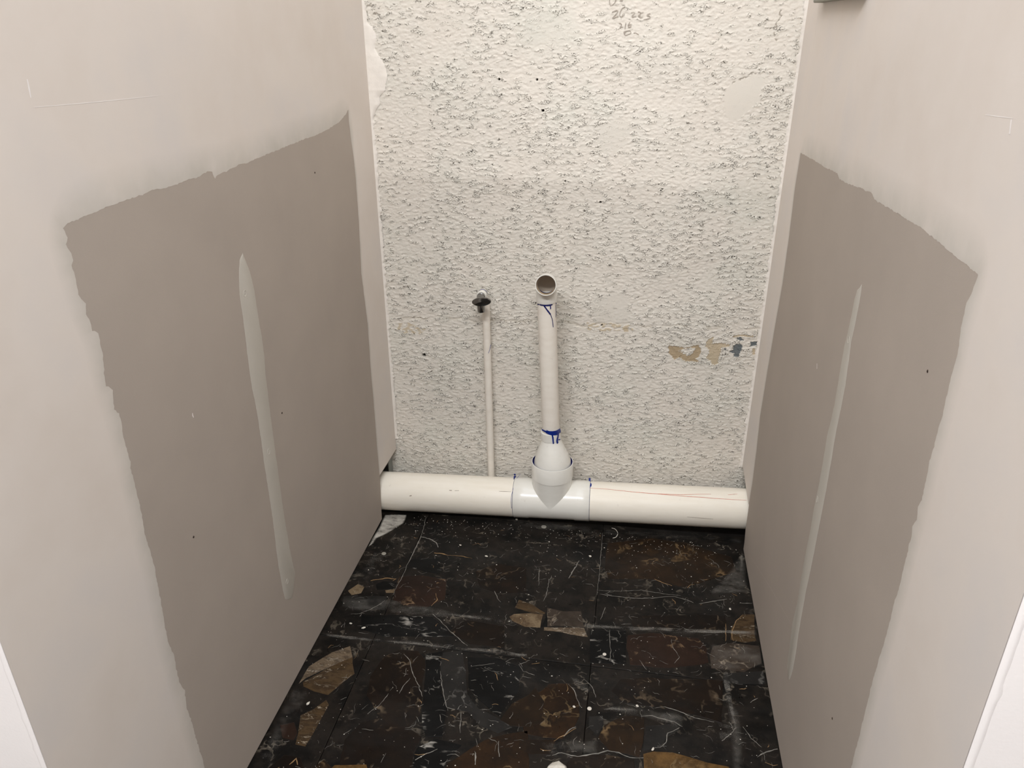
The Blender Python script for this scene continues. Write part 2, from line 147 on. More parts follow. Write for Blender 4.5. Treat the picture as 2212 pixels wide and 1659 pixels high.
1.797],[-0.516,1.7815],[-0.5059,1.7602]]],["white",0.0016,[[-0.4516,1.4868],[-0.4224,1.4621],[-0.3979,1.4373],[-0.3683,1.4142],[-0.3394,1.3916]]],
["white",0.0016,[[-0.4848,1.3422],[-0.4659,1.3245],[-0.4475,1.2873],[-0.4257,1.2569],[-0.407,1.2225]]],["white",0.0014,[[-0.4483,1.2701],[-0.4568,
1.2472],[-0.4608,1.2232]]],["white",0.0012,[[-0.4857,1.2193],[-0.4915,1.191],[-0.5033,1.1713],[-0.5129,1.1567]]],["white",0.0013,[[-0.6369,1.4576],
[-0.6145,1.4792],[-0.5882,1.5171]]],["white",0.0013,[[-0.6591,1.4541],[-0.6258,1.4624]]],["white",0.0016,[[-0.3105,1.5988],[-0.2972,1.5723],[-0.2862,
1.5584]]],["white",0.0014,[[-0.3846,1.3022],[-0.3643,1.2431],[-0.3454,1.203],[-0.3266,1.1993]]],["white",0.0016,[[-0.3108,1.1931],[-0.3006,1.1396]]],
["white",0.0018,[[-0.3779,1.0599],[-0.3592,1.0783],[-0.3393,1.0932]]],["white",0.0022,[[-0.2592,1.0981],[-0.2537,1.0683]]],["white",0.0018,[[-0.2168,
1.1325],[-0.2083,1.0945]]],["white",0.0012,[[-0.318,1.3276],[-0.2931,1.3366],[-0.2643,1.3462]]],["white",0.0025,[[-0.1197,1.6815],[-0.1117,1.7135],
[-0.098,1.7615]]],["white",0.0014,[[-0.1728,1.6698],[-0.171,1.6176],[-0.1768,1.5787]]],["white",0.0012,[[-0.2045,1.7129],[-0.1973,1.6394]]],["white",
0.0012,[[-0.0388,1.9034],[-0.0387,1.753],[-0.0398,1.6254]]],["white",0.0016,[[-0.0325,1.6297],[0.0135,1.6275],[0.0551,1.6277],[0.1046,1.6355],[0.1626,
1.6509],[0.2109,1.6336]]],["white",0.0012,[[-0.0376,1.645],[0.0211,1.651],[0.0754,1.6627],[0.113,1.659],[0.1792,1.6567]]],["white",0.002,[[0.225,
1.6315],[0.2981,1.6622]]],["white",0.002,[[0.3295,1.6522],[0.3619,1.6549]]],["white",0.0014,[[-0.0154,1.5808],[-0.025,1.5334]]],["white",0.0013,
[[-0.0006,1.5],[0.0025,1.4563],[0.0056,1.4301],[0.0041,1.3962]]],["white",0.0012,[[0.074,1.4098],[0.0909,1.3822]]],["white",0.001,[[0.1503,1.4905],
[0.1534,1.464],[0.1675,1.4348],[0.1557,1.4125]]],["white",0.0016,[[0.1085,1.2704],[0.1311,1.2784],[0.1585,1.2717],[0.1886,1.2591],[0.2355,1.2538]]],
["white",0.0022,[[0.0851,1.1391],[0.0576,1.1367],[0.0347,1.1427],[0.0117,1.143],[-0.014,1.1331],[-0.049,1.1198],[-0.0824,1.1242],[-0.1012,1.1154]]],
["white",0.0016,[[0.0793,1.244],[0.1032,1.2499],[0.1237,1.2446],[0.1507,1.2403],[0.1672,1.2303]]],["white",0.0018,[[0.1604,1.2271],[0.1365,1.2088],
[0.1327,1.1839],[0.1193,1.1699],[0.1046,1.1667]]],["white",0.0016,[[-0.0832,1.1658],[-0.0714,1.1842],[-0.0587,1.1945]]],["white",0.0012,[[-0.207,
1.3502],[-0.1832,1.3692]]],["white",0.0012,[[-0.207,1.3502],[-0.193,1.3324],[-0.1657,1.3245]]],["white",0.0014,[[0.2483,1.2063],[0.2815,1.2463]]],
["white",0.0013,[[0.2951,1.2506],[0.3086,1.2239],[0.3287,1.2031]]],["white",0.0022,[[0.316,1.1777],[0.3369,1.1926],[0.3608,1.2042]]],["white",0.0016,
[[0.3195,1.3194],[0.3369,1.3357]]],["white",0.0014,[[-0.0868,1.3105],[-0.0708,1.2942],[-0.0614,1.2681],[-0.0528,1.2493]]],["white",0.0012,[[-0.0519,
1.3303],[-0.0323,1.3096],[-0.0215,1.2812]]],["tan",0.004,[[-0.5108,1.7332],[-0.4877,1.7346],[-0.47,1.7286]]],["tan",0.0016,[[-0.47,1.7286],[-0.4312,
1.731],[-0.3977,1.7253]]],["tan",0.003,[[-0.6512,1.5879],[-0.6158,1.6036],[-0.5852,1.6064],[-0.5914,1.5973]]],["tan",0.0025,[[0.1113,1.7145],[0.1303,
1.7041],[0.1575,1.6939]]],["tan",0.0016,[[0.2998,1.5086],[0.2996,1.5473],[0.3148,1.584],[0.3328,1.6074]]],["tan",0.0014,[[0.2879,1.5682],[0.2814,
1.5057]]],["tan",0.003,[[-0.6281,1.0088],[-0.6215,1.0251],[-0.6121,1.0114]]],["tan",0.0018,[[-0.4632,1.5152],[-0.4529,1.5415],[-0.4632,1.5652]]],
["tan",0.0016,[[-0.1019,1.1507],[-0.0583,1.1904]]]],"dust":[[1,[[-0.7166,1.8971],[-0.6428,1.9035],[-0.6395,1.8583],[-0.6608,1.8221],[-0.6942,1.7731],
[-0.7073,1.7286],[-0.7082,1.7787],[-0.7063,1.8479]]],[0.55,[[0.3677,1.8747],[0.3601,1.7469],[0.3658,1.6956],[0.3123,1.684],[0.2459,1.6735],[0.2878,
1.7355],[0.3234,1.8028]]],[0.42,[[-0.705,1.5081],[-0.5869,1.5267],[-0.3925,1.5021],[-0.2064,1.4961],[-0.204,1.4793],[-0.3912,1.4786],[-0.5684,1.4684],
[-0.6908,1.4702]]],[0.5,[[-0.0697,1.5119],[0.1042,1.5278],[0.2605,1.5412],[0.3621,1.5572],[0.3593,1.5345],[0.2206,1.5209],[0.0652,1.5047],[-0.0642,
1.4928]]],[0.5,[[0.2665,1.405],[0.2757,1.4065],[0.279,1.3265],[0.2915,1.2797],[0.2875,1.2085],[0.2873,1.147],[0.2848,1.0955],[0.257,1.0911],[0.2677,
1.2053],[0.2603,1.31]]],[0.42,[[0.2438,1.4944],[0.3655,1.5082],[0.3624,1.4401],[0.2647,1.4048],[0.2398,1.4107]]],[0.5,[[0.2389,1.2543],[0.272,1.2511],
[0.2718,1.214],[0.2417,1.2052]]],[0.35,[[-0.3266,1.9367],[-0.0354,1.9282],[0.3679,1.9395],[0.365,1.9119],[-0.0335,1.8923],[-0.2226,1.8907],[-0.3205,
1.8999]]],[0.45,[[-0.6959,1.3791],[-0.4453,1.3857],[-0.191,1.3886],[-0.1892,1.3759],[-0.4412,1.3702],[-0.6907,1.3661]]],[0.45,[[-0.0142,1.2488],[0.013,
1.2619],[0.131,1.2762],[0.1716,1.2564],[0.167,1.2261],[0.1369,1.2297],[0.0862,1.2408],[0.0346,1.2434]]],[0.4,[[-0.1354,1.1494],[-0.0861,1.1613],
[-0.0095,1.1694],[-0.0068,1.1226],[-0.0976,1.1121]]],[0.5,[[-0.0849,1.3299],[-0.0592,1.3292],[-0.0358,1.3091],[-0.0381,1.2901],[-0.0644,1.3045]]],[0.3,
[[-0.6976,1.0169],[-0.7045,1.1986],[-0.6543,1.1972],[-0.6693,1.102],[-0.6635,0.9961]]],[0.35,[[-0.6914,1.6792],[-0.6807,1.7178],[-0.6446,1.7085],
[-0.6533,1.5943],[-0.6768,1.5839]]]],"discs":[[-0.6522,1.7073],[-0.2161,1.9072],[-0.0089,1.4153],[-0.0334,1.2475]],"disc_r":[0.0066,0.0078,0.0045,
0.005],"chips":[[[-0.3027,1.9309],0.005,"white plaster crumb lying directly below the tee fitting"],[[-0.4441,1.7779],0.005,
"slanted white plaster crumb in front of the left length of pipe"],[[-0.3595,1.7401],0.0055,"flat pale plaster crumb in the middle of the rear floor, behind the tan stones"],
[[-0.0683,1.7847],0.0055,"pale plaster crumb just left of the large brown rear stone"],[[-0.6464,1.4198],0.0045,
"white plaster crumb nearest the foot of the left wall"],[[-0.61,1.4095],0.0055,"wider white plaster crumb close beside the crumb by the left wall"],
[[-0.6526,1.1633],0.0055,"bright white plaster crumb in front of the striped tan stones by the left wall"],[[0.3028,1.6226],0.0045,
"small white plaster crumb near the right wall, in front of its dusty corner"],[[-0.0673,1.2462],0.0045,
"white plaster crumb on the amber brown rounded stone"],[[0.0702,1.2706],0.0045,"white plaster crumb on dark floor, right of the amber rounded stone"],
[[0.1041,1.1616],0.005,"white plaster crumb at the rear corner of the gold stone"]],"thread":[[-0.0142,1.9315],[-0.0031,1.9267],[0.0046,1.9086],
[0.0011,1.8891],[-0.0088,1.8812]],"lump":[-0.0883,1.0874],"edge":[[-0.6417,1.9103],[-0.3254,1.9298],[-0.0445,1.947],[0.3631,1.9473]],"cam":[[0.9871838,
0.1595479,-0.0035551],[-0.0641147,0.416905,0.906686],[0.146142,-0.8948378,0.4217912]]}

# ------------------------------------------------------------------ camera
cd = bpy.data.cameras.new('camera'); cam = bpy.data.objects.new('camera', cd); COL.objects.link(cam)
a, b, c = D['cam']
cam.matrix_world = Matrix(((a[0], b[0], c[0], 0), (a[1], b[1], c[1], 0), (a[2], b[2], c[2], 1.367), (0, 0, 0, 1)))
cd.sensor_width = 36; cd.lens = 1661 / 2212 * 36; cd.clip_start = .02
S.camera = cam
# ------------------------------------------------------------------ world, lamps, exposure
w = bpy.data.worlds.new('room_ambience'); S.world = w; w.use_nodes = True
bg = w.node_tree.nodes['Background']; bg.inputs[0].default_value = (.95, 1, 1.05, 1); bg.inputs[1].default_value = 1.06
S.view_settings.view_transform = 'Standard'; S.view_settings.look = 'None'
S.view_settings.exposure = 0.95; S.view_settings.gamma = 1; S.view_settings.use_curve_mapping = False
KEY_POS = (-.36, -.70, 2.85); KEY_W = 35.0
FAR_POS = (-.1, -5.2, 4.371); FAR_W = 52.0
REAR_Y, REAR_TOP = -1.9, 2.838  # added partition; its top edge casts the shadow line on the back wall

# ------------------------------------------------------------------ helpers
def lin(r, g, b):
    f = lambda v: ((v / 255 + .055) / 1.055) ** 2.4 if v > 10 else v / 255 / 12.92
    return (f(r), f(g), f(b), 1)

def tag(o, label=None, cat=None, group=None, kind=None):
    if label: o['label'] = label
    if cat: o['category'] = cat
    if group: o['group'] = group
    if kind: o['kind'] = kind
    return o

def link(name, me, mat=None, parent=None, smooth=False):
    o = bpy.data.objects.new(name, me); COL.objects.link(o)
    if mat: me.materials.append(mat)
    if parent: o.parent = parent
    if smooth:
        me.polygons.foreach_set('use_smooth', [True] * len(me.polygons))
    return o

def mesh(name, v, f, mat=None, parent=None, smooth=False):
    me = bpy.data.meshes.new(name); me.from_pydata([tuple(p) for p in v], [], f); me.update()
    return link(name, me, mat, parent, smooth)

def empty(name, loc):
    o = bpy.data.objects.new(name, None); COL.objects.link(o); o.location = loc; o.empty_display_size = .05
    bpy.context.view_layer.update()
    return o

def child(o, parent):
    o.parent = parent; o.matrix_parent_inverse = Matrix.Translation(parent.location).inverted(); return o

def recalc(o):
    bm = bmesh.new(); bm.from_mesh(o.data); bmesh.ops.remove_doubles(bm, verts=bm.verts, dist=1e-6)
    bmesh.ops.recalc_face_normals(bm, faces=bm.faces); bm.to_mesh(o.data); bm.free(); return o

def box(name, lo, hi, mat, parent=None, bev=0.0):
    bm = bmesh.new(); bmesh.ops.create_cube(bm, size=1)
    for v in bm.verts:
        v.co = Vector([lo[i] + (v.co[i] + .5) * (hi[i] - lo[i]) for i in range(3)])
    if bev: bmesh.ops.bevel(bm, geom=bm.edges[:], offset=bev, segments=2, affect='EDGES', profile=.6)
    me = bpy.data.meshes.new(name); bm.to_mesh(me); bm.free()
    return link(name, me, mat, parent)

def prism(name, poly, d0, d1, to3, mat, parent=None):
    """outline in a plane, extruded between offsets d0 and d1; to3(p,d) -> point"""
    n = len(poly)
    v = [to3(p, d0) for p in poly] + [to3(p, d1) for p in poly]
    f = [tuple(range(n))[::-1], tuple(range(n, 2 * n))] + [(i, (i + 1) % n, n + (i + 1) % n, n + i) for i in range(n)]
    return recalc(mesh(name, v, f, mat, parent))

def basis(ax):
    ax = Vector(ax).normalized(); t = Vector((0, 0, 1)) if abs(ax.z) < .9 else Vector((0, -1, 0))
    u = ax.cross(t).normalized(); return ax, u, ax.cross(u)

def lathe(name, p0, ax, prof, mat, parent=None, n=48, closed=False):
    """profile of (distance along axis, radius) turned about the axis"""
    ax, u, v = basis(ax); p0 = Vector(p0); vs = []; fs = []
    for h, r in prof:
        for k in range(n):
            t = 2 * math.pi * k / n
            vs.append(p0 + ax * h + (u * math.cos(t) + v * math.sin(t)) * r)
    m = len(prof)
    for i in range(m - 1 if not closed else m):
        j = (i + 1) % m
        for k in range(n):
            fs.append((i * n + k, i * n + (k + 1) % n, j * n + (k + 1) % n, j * n + k))
    o = mesh(name, vs, fs, mat, parent, True); recalc(o)
    o.data.polygons.foreach_set('use_smooth', [True] * len(o.data.polygons))
    return sharp(o)

def sharp(o, ang=35):
    me = o.data; bm = bmesh.new(); bm.from_mesh(me)
    for e in bm.edges:
        if len(e.link_faces) == 2 and e.calc_face_angle(0) > math.radians(ang): e.smooth = False
    bm.to_mesh(me); bm.free(); return o

def sweep(name, path, radii, mat, parent=None, n=40, inner=None, cap=True):
    """tube along a path; with inner radii it becomes a hollow pipe with rims"""
    P = [Vector(p) for p in path]; m = len(P); rings = []
    tn = [(P[min(i + 1, m - 1)] - P[max(i - 1, 0)]).normalized() for i in range(m)]
    ref = Vector((1, 0, 0)) if abs(tn[0].x) < .9 else Vector((0, 1, 0))
    vs = []; fs = []
    def ring(i, r):
        t = tn[i]; u = (ref - t * ref.dot(t)).normalized(); v = t.cross(u); b0 = len(vs)
        for k in range(n):
            q = 2 * math.pi * k / n
            vs.append(P[i] + (u * math.cos(q) + v * math.sin(q)) * r)
        return b0
    seq = [ring(i, radii[i]) for i in range(m)]
    if inner: seq += [ring(i, inner[i]) for i in range(m - 1, -1, -1)]
    for s in range(len(seq) - (0 if inner else 1)):
        A, B = seq[s], seq[(s + 1) % len(seq)]
        for k in range(n):
            fs.append((A + k, A + (k + 1) % n, B + (k + 1) % n, B + k))
    if not inner and cap:
        fs.append(tuple(seq[0] + k for k in range(n))[::-1]); fs.append(tuple(seq[-1] + k for k in range(n)))
    o = recalc(mesh(name, vs, fs, mat, parent, True))
    o.data.polygons.foreach_set('use_smooth', [True] * len(o.data.polygons))
    return sharp(o)

def smooth_path(pts, step):
    """Catmull-Rom resampling of a list of tuples"""
    P = [np.array(p, float) for p in pts]
    if len(P) < 2: return P
    P = [2 * P[0] - P[1]] + P + [2 * P[-1] - P[-2]]; out = []
    for i in range(1, len(P) - 2):
        d = np.linalg.norm((P[i + 1] - P[i])[:3]); k = max(1, int(d / step))
        for j in range(k):
            t = j / k; p0, p1, p2, p3 = P[i - 1:i + 3]
            out.append(.5 * (2 * p1 + (p2 - p0) * t + (2 * p0 - 5 * p1 + 4 * p2 - p3) * t * t + (3 * p1 - p0 - 3 * p2 + p3) * t ** 3))
    out.append(P[-2]); return out

def ribbon(name, pts, nrm, width, lift, mat, parent=None, taper=True, rough=0.0, join=None):
    """a thin raised bead following a surface"""
    m = len(pts); vs = []; fs = []
    base = 0
    if join is not None: vs, fs = join; base = len(vs)
    for i in range(m):
        t = Vector(pts[min(i + 1, m - 1)]) - Vector(pts[max(i - 1, 0)])
        nn = Vector(nrm[i]).normalized(); s = t.cross(nn)
        s = s.normalized() if s.length > 1e-9 else Vector((1, 0, 0))
        k = 1.0
        if taper and m > 2: k = .55 + .45 * math.sin(math.pi * i / (m - 1))
        wd = width * k * (1 + rough * (random.random() - .5)); p = Vector(pts[i])
        vs += [p - s * wd / 2, p + nn * lift, p + s * wd / 2]
    for i in range(m - 1):
        q = base + i * 3
        fs += [(q, q + 1, q + 4, q + 3), (q + 1, q + 2, q + 5, q + 4)]
    if join is None: return mesh(name, vs, fs, mat, parent, True)

# ------------------------------------------------------------------ materials
def new_mat(name, rough=.6, spec=.4, metal=0.0):
    m = bpy.data.materials.new(name); m.use_nodes = True; nt = m.node_tree
    p = nt.nodes['Principled BSDF']; p.inputs['Roughness'].default_value = rough
    p.inputs['Specular IOR Level'].default_value = spec; p.inputs['Metallic'].default_value = metal
    return m, nt, p

def N(nt, t, **kw):
    n = nt.nodes.new(t)
    for k, v in kw.items():
        if k.startswith('i_'): n.inputs[k[2:].replace('_', ' ')].default_value = v
        else: setattr(n, k, v)
    return n

def ramp(nt, src, stops):
    r = N(nt, 'ShaderNodeValToRGB'); nt.links.new(src, r.inputs[0]); e = r.color_ramp.elements
    while len(e) < len(stops): e.new(.5)
    for el, (p, c) in zip(e, stops): el.position = p; el.color = c
    return r.outputs[0]

def mix(nt, fac, a, b):
    m = N(nt, 'ShaderNodeMix', data_type='RGBA')
    for i, v in ((0, fac), (6, a), (7, b)):
        if hasattr(v, 'links'): nt.links.new(v, m.inputs[i])
        else: m.inputs[i].default_value = v
    return m.outputs[2]

def noise(nt, scale, detail=3, rough=.5, vec=None, out=0):
    n = N(nt, 'ShaderNodeTexNoise'); n.inputs['Scale'].default_value = scale
    n.inputs['Detail'].default_value = detail; n.inputs['Roughness'].default_value = rough
    if vec is not None: nt.links.new(vec, n.inputs['Vector'])
    return n.outputs[out]

def coords(nt, scale=(1, 1, 1), seed=False):
    t = N(nt, 'ShaderNodeTexCoord'); v = t.outputs['Object']
    if seed:
        oi = N(nt, 'ShaderNodeObjectInfo'); ad = N(nt, 'ShaderNodeVectorMath', operation='MULTIPLY_ADD')
        cb = N(nt, 'ShaderNodeCombineXYZ')
        for i in range(3): nt.links.new(oi.outputs['Random'], cb.inputs[i])
        nt.links.new(cb.outputs[0], ad.inputs[0]); ad.inputs[1].default_value = (37, 19, 11); nt.links.new(v, ad.inputs[2]); v = ad.outputs[0]
    mp = N(nt, 'ShaderNodeMapping'); nt.links.new(v, mp.inputs[0]); mp.inputs['Scale'].default_value = scale
    return mp.outputs[0]

def bump(nt, p, src, strength, dist):
    b = N(nt, 'ShaderNodeBump'); b.inputs['Strength'].default_value = strength; b.inputs['Distance'].default_value = dist
    nt.links.new(src, b.inputs['Height']); nt.links.new(b.outputs[0], p.inputs['Normal'])

def plain(name, rgb, rough=.6, spec=.4, metal=0.0, var=.06, vs=25, bumpd=0.0, bs=300):
    m, nt, p = new_mat(name, rough, spec, metal); v = coords(nt)
    c = lin(*rgb); d = tuple(x * (1 - var) for x in c[:3]) + (1,); e = tuple(min(1, x * (1 + var)) for x in c[:3]) + (1,)
    nt.links.new(ramp(nt, noise(nt, vs, 4, .55, v), [(.3, d), (.7, e)]), p.inputs['Base Color'])
    if bumpd: bump(nt, p, noise(nt, bs, 2, .5, v), .4, bumpd)
    return m

M = {}
M['paper'] = plain('drywall_paper', (177, 166, 156), .85, .15, var=.035, vs=5, bumpd=.0003, bs=900)
M['faint'] = plain('scratched_paper', (190, 180, 170), .85, .1)
M['gypsum'] = plain('gypsum_core', (214, 208, 198), .9, .1)
M['white'] = plain('white_primer', (240, 234, 231), .75, .2, var=.02, vs=4, bumpd=.0004, bs=250)
M['caulk'] = plain('white_filler', (231, 224, 215), .8, .2, var=.04, vs=60, bumpd=.0008, bs=260)
# joint compound: thin at its feathered edge, where the grey paper shows through
m, nt, p = new_mat('joint_compound', .8, .18); v = coords(nt)
at = N(nt, 'ShaderNodeAttribute', attribute_name='thin')
body = ramp(nt, noise(nt, 4, 4, .6, v), [(.3, lin(221, 211, 202)), (.5, lin(225, 216, 208)), (.72, lin(220, 213, 208))])
jt = N(nt, 'ShaderNodeMath', operation='MULTIPLY'); nt.links.new(at.outputs['Fac'], jt.inputs[0])
nt.links.new(ramp(nt, noise(nt, 14, 3, .6, v), [(.25, (.35, .35, .35, 1)), (.75, (1, 1, 1, 1))]), jt.inputs[1])
nt.links.new(mix(nt, jt.outputs[0], body, lin(197, 192, 183)), p.inputs['Base Color'])
bump(nt, p, noise(nt, 60, 3, .6, v), .15, .0008); M['mud'] = m
M['strip'] = plain('screw_line_compound', (193, 187, 177), .75, .2, var=.03, vs=12, bumpd=.0004, bs=120)
# pvc
def pvc(name, a, b, rough, spec, coat=0):
    m, nt, p = new_mat(name, rough, spec); v = coords(nt, (1, 6, 6))
    k = ramp(nt, noise(nt, 9, 5, .6, v), [(.3, lin(*a)), (.6, lin(*b))])
    s = ramp(nt, noise(nt, 45, 3, .7, coords(nt)), [(.66, (0, 0, 0, 1)), (.8, (.22, .22, .22, 1))])
    nt.links.new(mix(nt, s, k, lin(160, 150, 138)), p.inputs['Base Color'])
    p.inputs['Coat Weight'].default_value = coat; p.inputs['Coat Roughness'].default_value = .035
    return m
M['pvc'] = pvc('cream_pvc', (238, 230, 215), (243, 236, 223), .42, .3)
M['pvc_white'] = pvc('white_pvc_fitting', (231, 228, 219), (236, 233, 225), .2, .45, .5)
M['pvc_riser'] = pvc('riser_pvc', (230, 222, 210), (236, 229, 218), .45, .3)
M['inside'] = plain('pipe_bore', (196, 182, 166), .6, .3)
M['blue'] = plain('blue_primer', (14, 42, 128), .3, .45, var=.25, vs=90)
M['navy'] = plain('navy_primer', (12, 22, 92), .3, .45, var=.25, vs=90)
M['red'] = plain('red_crayon', (200, 120, 98), .8, .1, var=.25, vs=120)
M['grey'] = plain('scuff', (150, 138, 122), .8, .1, var=.2, vs=120)
M['amber'] = plain('amber_cement', (216, 186, 138), .35, .4)
m, nt, p = new_mat('chrome', .09, .5, 1.0); v = coords(nt)
nt.links.new(ramp(nt, noise(nt, 60, 3, .5, v), [(.3, (.27, .27, .265, 1)), (.7, (.34, .34, .335, 1))]), p.inputs['Base Color']); M['chrome'] = m  # base darkened to stand in for reflections of dark surroundings
M['steel'] = plain('galvanised_steel', (150, 152, 148), .45, .5, .6, var=.12, vs=30)
M['dark'] = plain('dark_substrate', (30, 27, 25), .9, .1, var=.3, vs=30)
M['pencil'] = plain('pencil_graphite', (166, 157, 147), .8, .1, var=.2, vs=200)
M['speck'] = plain('dark_speck', (60, 50, 45), .8, .1)
M['cleat'] = plain('cleat_grey', (150, 148, 136), .7, .2)
M['plaster_bit'] = plain('plaster_crumb', (205, 198, 186), .85, .1, var=.1, vs=60)
M['nail'] = plain('dull_nail', (150, 146, 136), .6, .3, .1, var=.12, vs=200)
M['housing'] = plain('lamp_housing', (230, 230, 228), .5, .4)
# back wall paint: per-vertex paint / bare-block colour, shade painted into crevices and pits
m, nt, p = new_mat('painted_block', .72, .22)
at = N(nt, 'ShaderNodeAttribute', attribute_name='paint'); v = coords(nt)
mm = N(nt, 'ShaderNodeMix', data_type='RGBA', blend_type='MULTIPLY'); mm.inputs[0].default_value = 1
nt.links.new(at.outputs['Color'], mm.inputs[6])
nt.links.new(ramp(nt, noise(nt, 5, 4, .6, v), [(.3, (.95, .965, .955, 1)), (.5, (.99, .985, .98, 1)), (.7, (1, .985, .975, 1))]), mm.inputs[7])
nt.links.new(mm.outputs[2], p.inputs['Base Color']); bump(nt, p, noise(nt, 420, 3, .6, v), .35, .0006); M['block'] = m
# marble kinds
def marble(name, cols, vein, veinamt, scale=9, stretch=(1, 1, 1), rough=.32, spec=.10, spk=.3, fade=0.0):
    cols = [tuple(v * .72 for v in q) for q in cols]; vein = tuple(v * .85 for v in vein); spk *= .6
    m, nt, p = new_mat(name, rough, spec); v = coords(nt, stretch, True)
    k = ramp(nt, noise(nt, scale, 8, .68, v), [(.28 + .44 * i / (len(cols) - 1), lin(*q)) for i, q in enumerate(cols)])
    z = lambda e: (e, e, e, 1)
    # veins: thin bands where a warped noise crosses its middle value, broken up by a second noise
    wv = N(nt, 'ShaderNodeVectorMath', operation='MULTIPLY_ADD'); nt.links.new(noise(nt, 7, 4, .6, v, 1), wv.inputs[0])
    wv.inputs[1].default_value = (.18, .18, .18); nt.links.new(v, wv.inputs[2])
    vn = ramp(nt, noise(nt, scale * .9, 3, .55, wv.outputs[0]), [(.475, z(0)), (.497, z(1)), (.503, z(1)), (.522, z(0))])
    br = ramp(nt, noise(nt, 16, 3, .6, v), [(.5, z(0)), (.66, z(veinamt))])
    mu = N(nt, 'ShaderNodeMath', operation='MULTIPLY'); nt.links.new(vn, mu.inputs[0]); nt.links.new(br, mu.inputs[1])
    k = mix(nt, mu.outputs[0], k, lin(*vein))
    sp = ramp(nt, noise(nt, 330, 2, .6, coords(nt)), [(.69, z(0)), (.77, z(spk))])
    k = mix(nt, sp, k, lin(150, 142, 132))
    k = mix(nt, ramp(nt, noise(nt, 6.5, 5, .62, v), [(.42, z(0)), (.66, z(fade))]), k, lin(15, 13, 12))
    # worn haze of dust in the polish
    hz = ramp(nt, noise(nt, 3.2, 5, .65, coords(nt, (1, 2.2, 1))), [(.48, z(0)), (.8, z(.06))])
    k = mix(nt, hz, k, lin(110, 110, 108))
    nt.links.new(k, p.inputs['Base Color'])
    nt.links.new(ramp(nt, noise(nt, 20, 4, .6, coords(nt)), [(.3, z(rough - .06)), (.7, z(rough + .15))]), p.inputs['Roughness'])
    bump(nt, p, noise(nt, 150, 3, .6, coords(nt)), .06, .0005)
    return m
M['matrix'] = marble('dark_marble_ground', [(16, 14, 13), (26, 24, 22), (46, 40, 35), (24, 21, 19)], (130, 120, 106), .7, 14, spk=.55)
M['black'] = marble('black_marble', [(12, 12, 12), (18, 18, 18), (26, 26, 26)], (190, 184, 174), .8, 9, (1, 2.2, 1), spk=.25)
M['slate'] = marble('charcoal_marble', [(34, 32, 31), (47, 45, 43), (58, 55, 51)], (130, 126, 120), .6, 12)
M['darkbrown'] = marble('dark_brown_marble', [(30, 22, 17), (40, 29, 21), (30, 24, 20), (52, 37, 26)], (140, 120, 96), .6, 9, fade=.6)
M['brown'] = marble('brown_marble', [(38, 28, 20), (60, 43, 28), (44, 33, 24), (82, 58, 34)], (150, 122, 86), .6, 9, fade=.6)
M['redbrown'] = marble('red_brown_marble', [(40, 27, 20), (60, 42, 33), (46, 32, 25)], (160, 130, 98), .8, 12, fade=.6)
M['orange'] = marble('amber_brown_marble', [(34, 25, 18), (66, 44, 25), (44, 32, 22), (108, 74, 38)], (176, 146, 104), .7, 12, fade=.6)
M['gold'] = marble('gold_marble', [(108, 78, 40), (140, 104, 58), (96, 70, 38), (160, 124, 76)], (188, 160, 116), .5, 14)
M['tan'] = marble('tan_marble', [(118, 96, 70), (160, 138, 108), (104, 82, 60), (178, 160, 132)], (210, 196, 172), .6, 22)
M['pale'] = marble('pale_tan_marble', [(70, 56, 44), (150, 130, 106), (96, 80, 64), (178, 162, 140)], (220, 208, 190), .9, 24, (1.6, 4, 1))
M['striped'] = marble('striped_brown_marble', [(60, 45, 32), (104, 82, 56), (70, 54, 38), (130, 106, 74)], (200, 184, 160), .8, 16, (1.2, 3.2, 1))
M['greybrown'] = marble('grey_brown_marble', [(58, 49, 42), (84, 72, 62), (66, 56, 47), (104, 92, 80)], (176, 160, 140), .8, 14)
M['vein_white'] = plain('white_vein', (122, 118, 111), .5, .3, var=.45, vs=60)
M['vein_tan'] = plain('tan_vein', (138, 110, 76), .5, .3, var=.3, vs=60)
def dust(name, amt):
    m, nt, p = new_mat(name, .9, .1); v = coords(nt)
    p.inputs['Base Color'].default_value = lin(198, 192, 182)
    z = lambda e: (e, e, e, 1)
    a1 = ramp(nt, noise(nt, 15, 10, .72, coords(nt, (1, 1.8, 1))), [(.54 - .26 * amt, z(0)), (.95 - .34 * amt, z(amt * .48 if amt < .9 else .85))])
    e = N(nt, 'ShaderNodeAttribute', attribute_name='edge')
    mu = N(nt, 'ShaderNodeMath', operation='MULTIPLY'); nt.links.new(a1, mu.inputs[0]); nt.links.new(e.outputs['Fac'], mu.inputs[1])
    nt.links.new(mu.outputs[0], p.inputs['Alpha'])
    return m

# ------------------------------------------------------------------ room geometry
XL, XR = -.709, .3636
BL, BR = np.array([XL, 2.05, 0.]), np.array([XR, 2.0875, 0.])
bu = (BR - BL) / np.linalg.norm(BR - BL); bn = np.array([bu[1], -bu[0], 0.])
WTOP = 2.9
def wall3(p, d): return BL + bu * p[0] + bn * d + np.array([0, 0, p[1]])

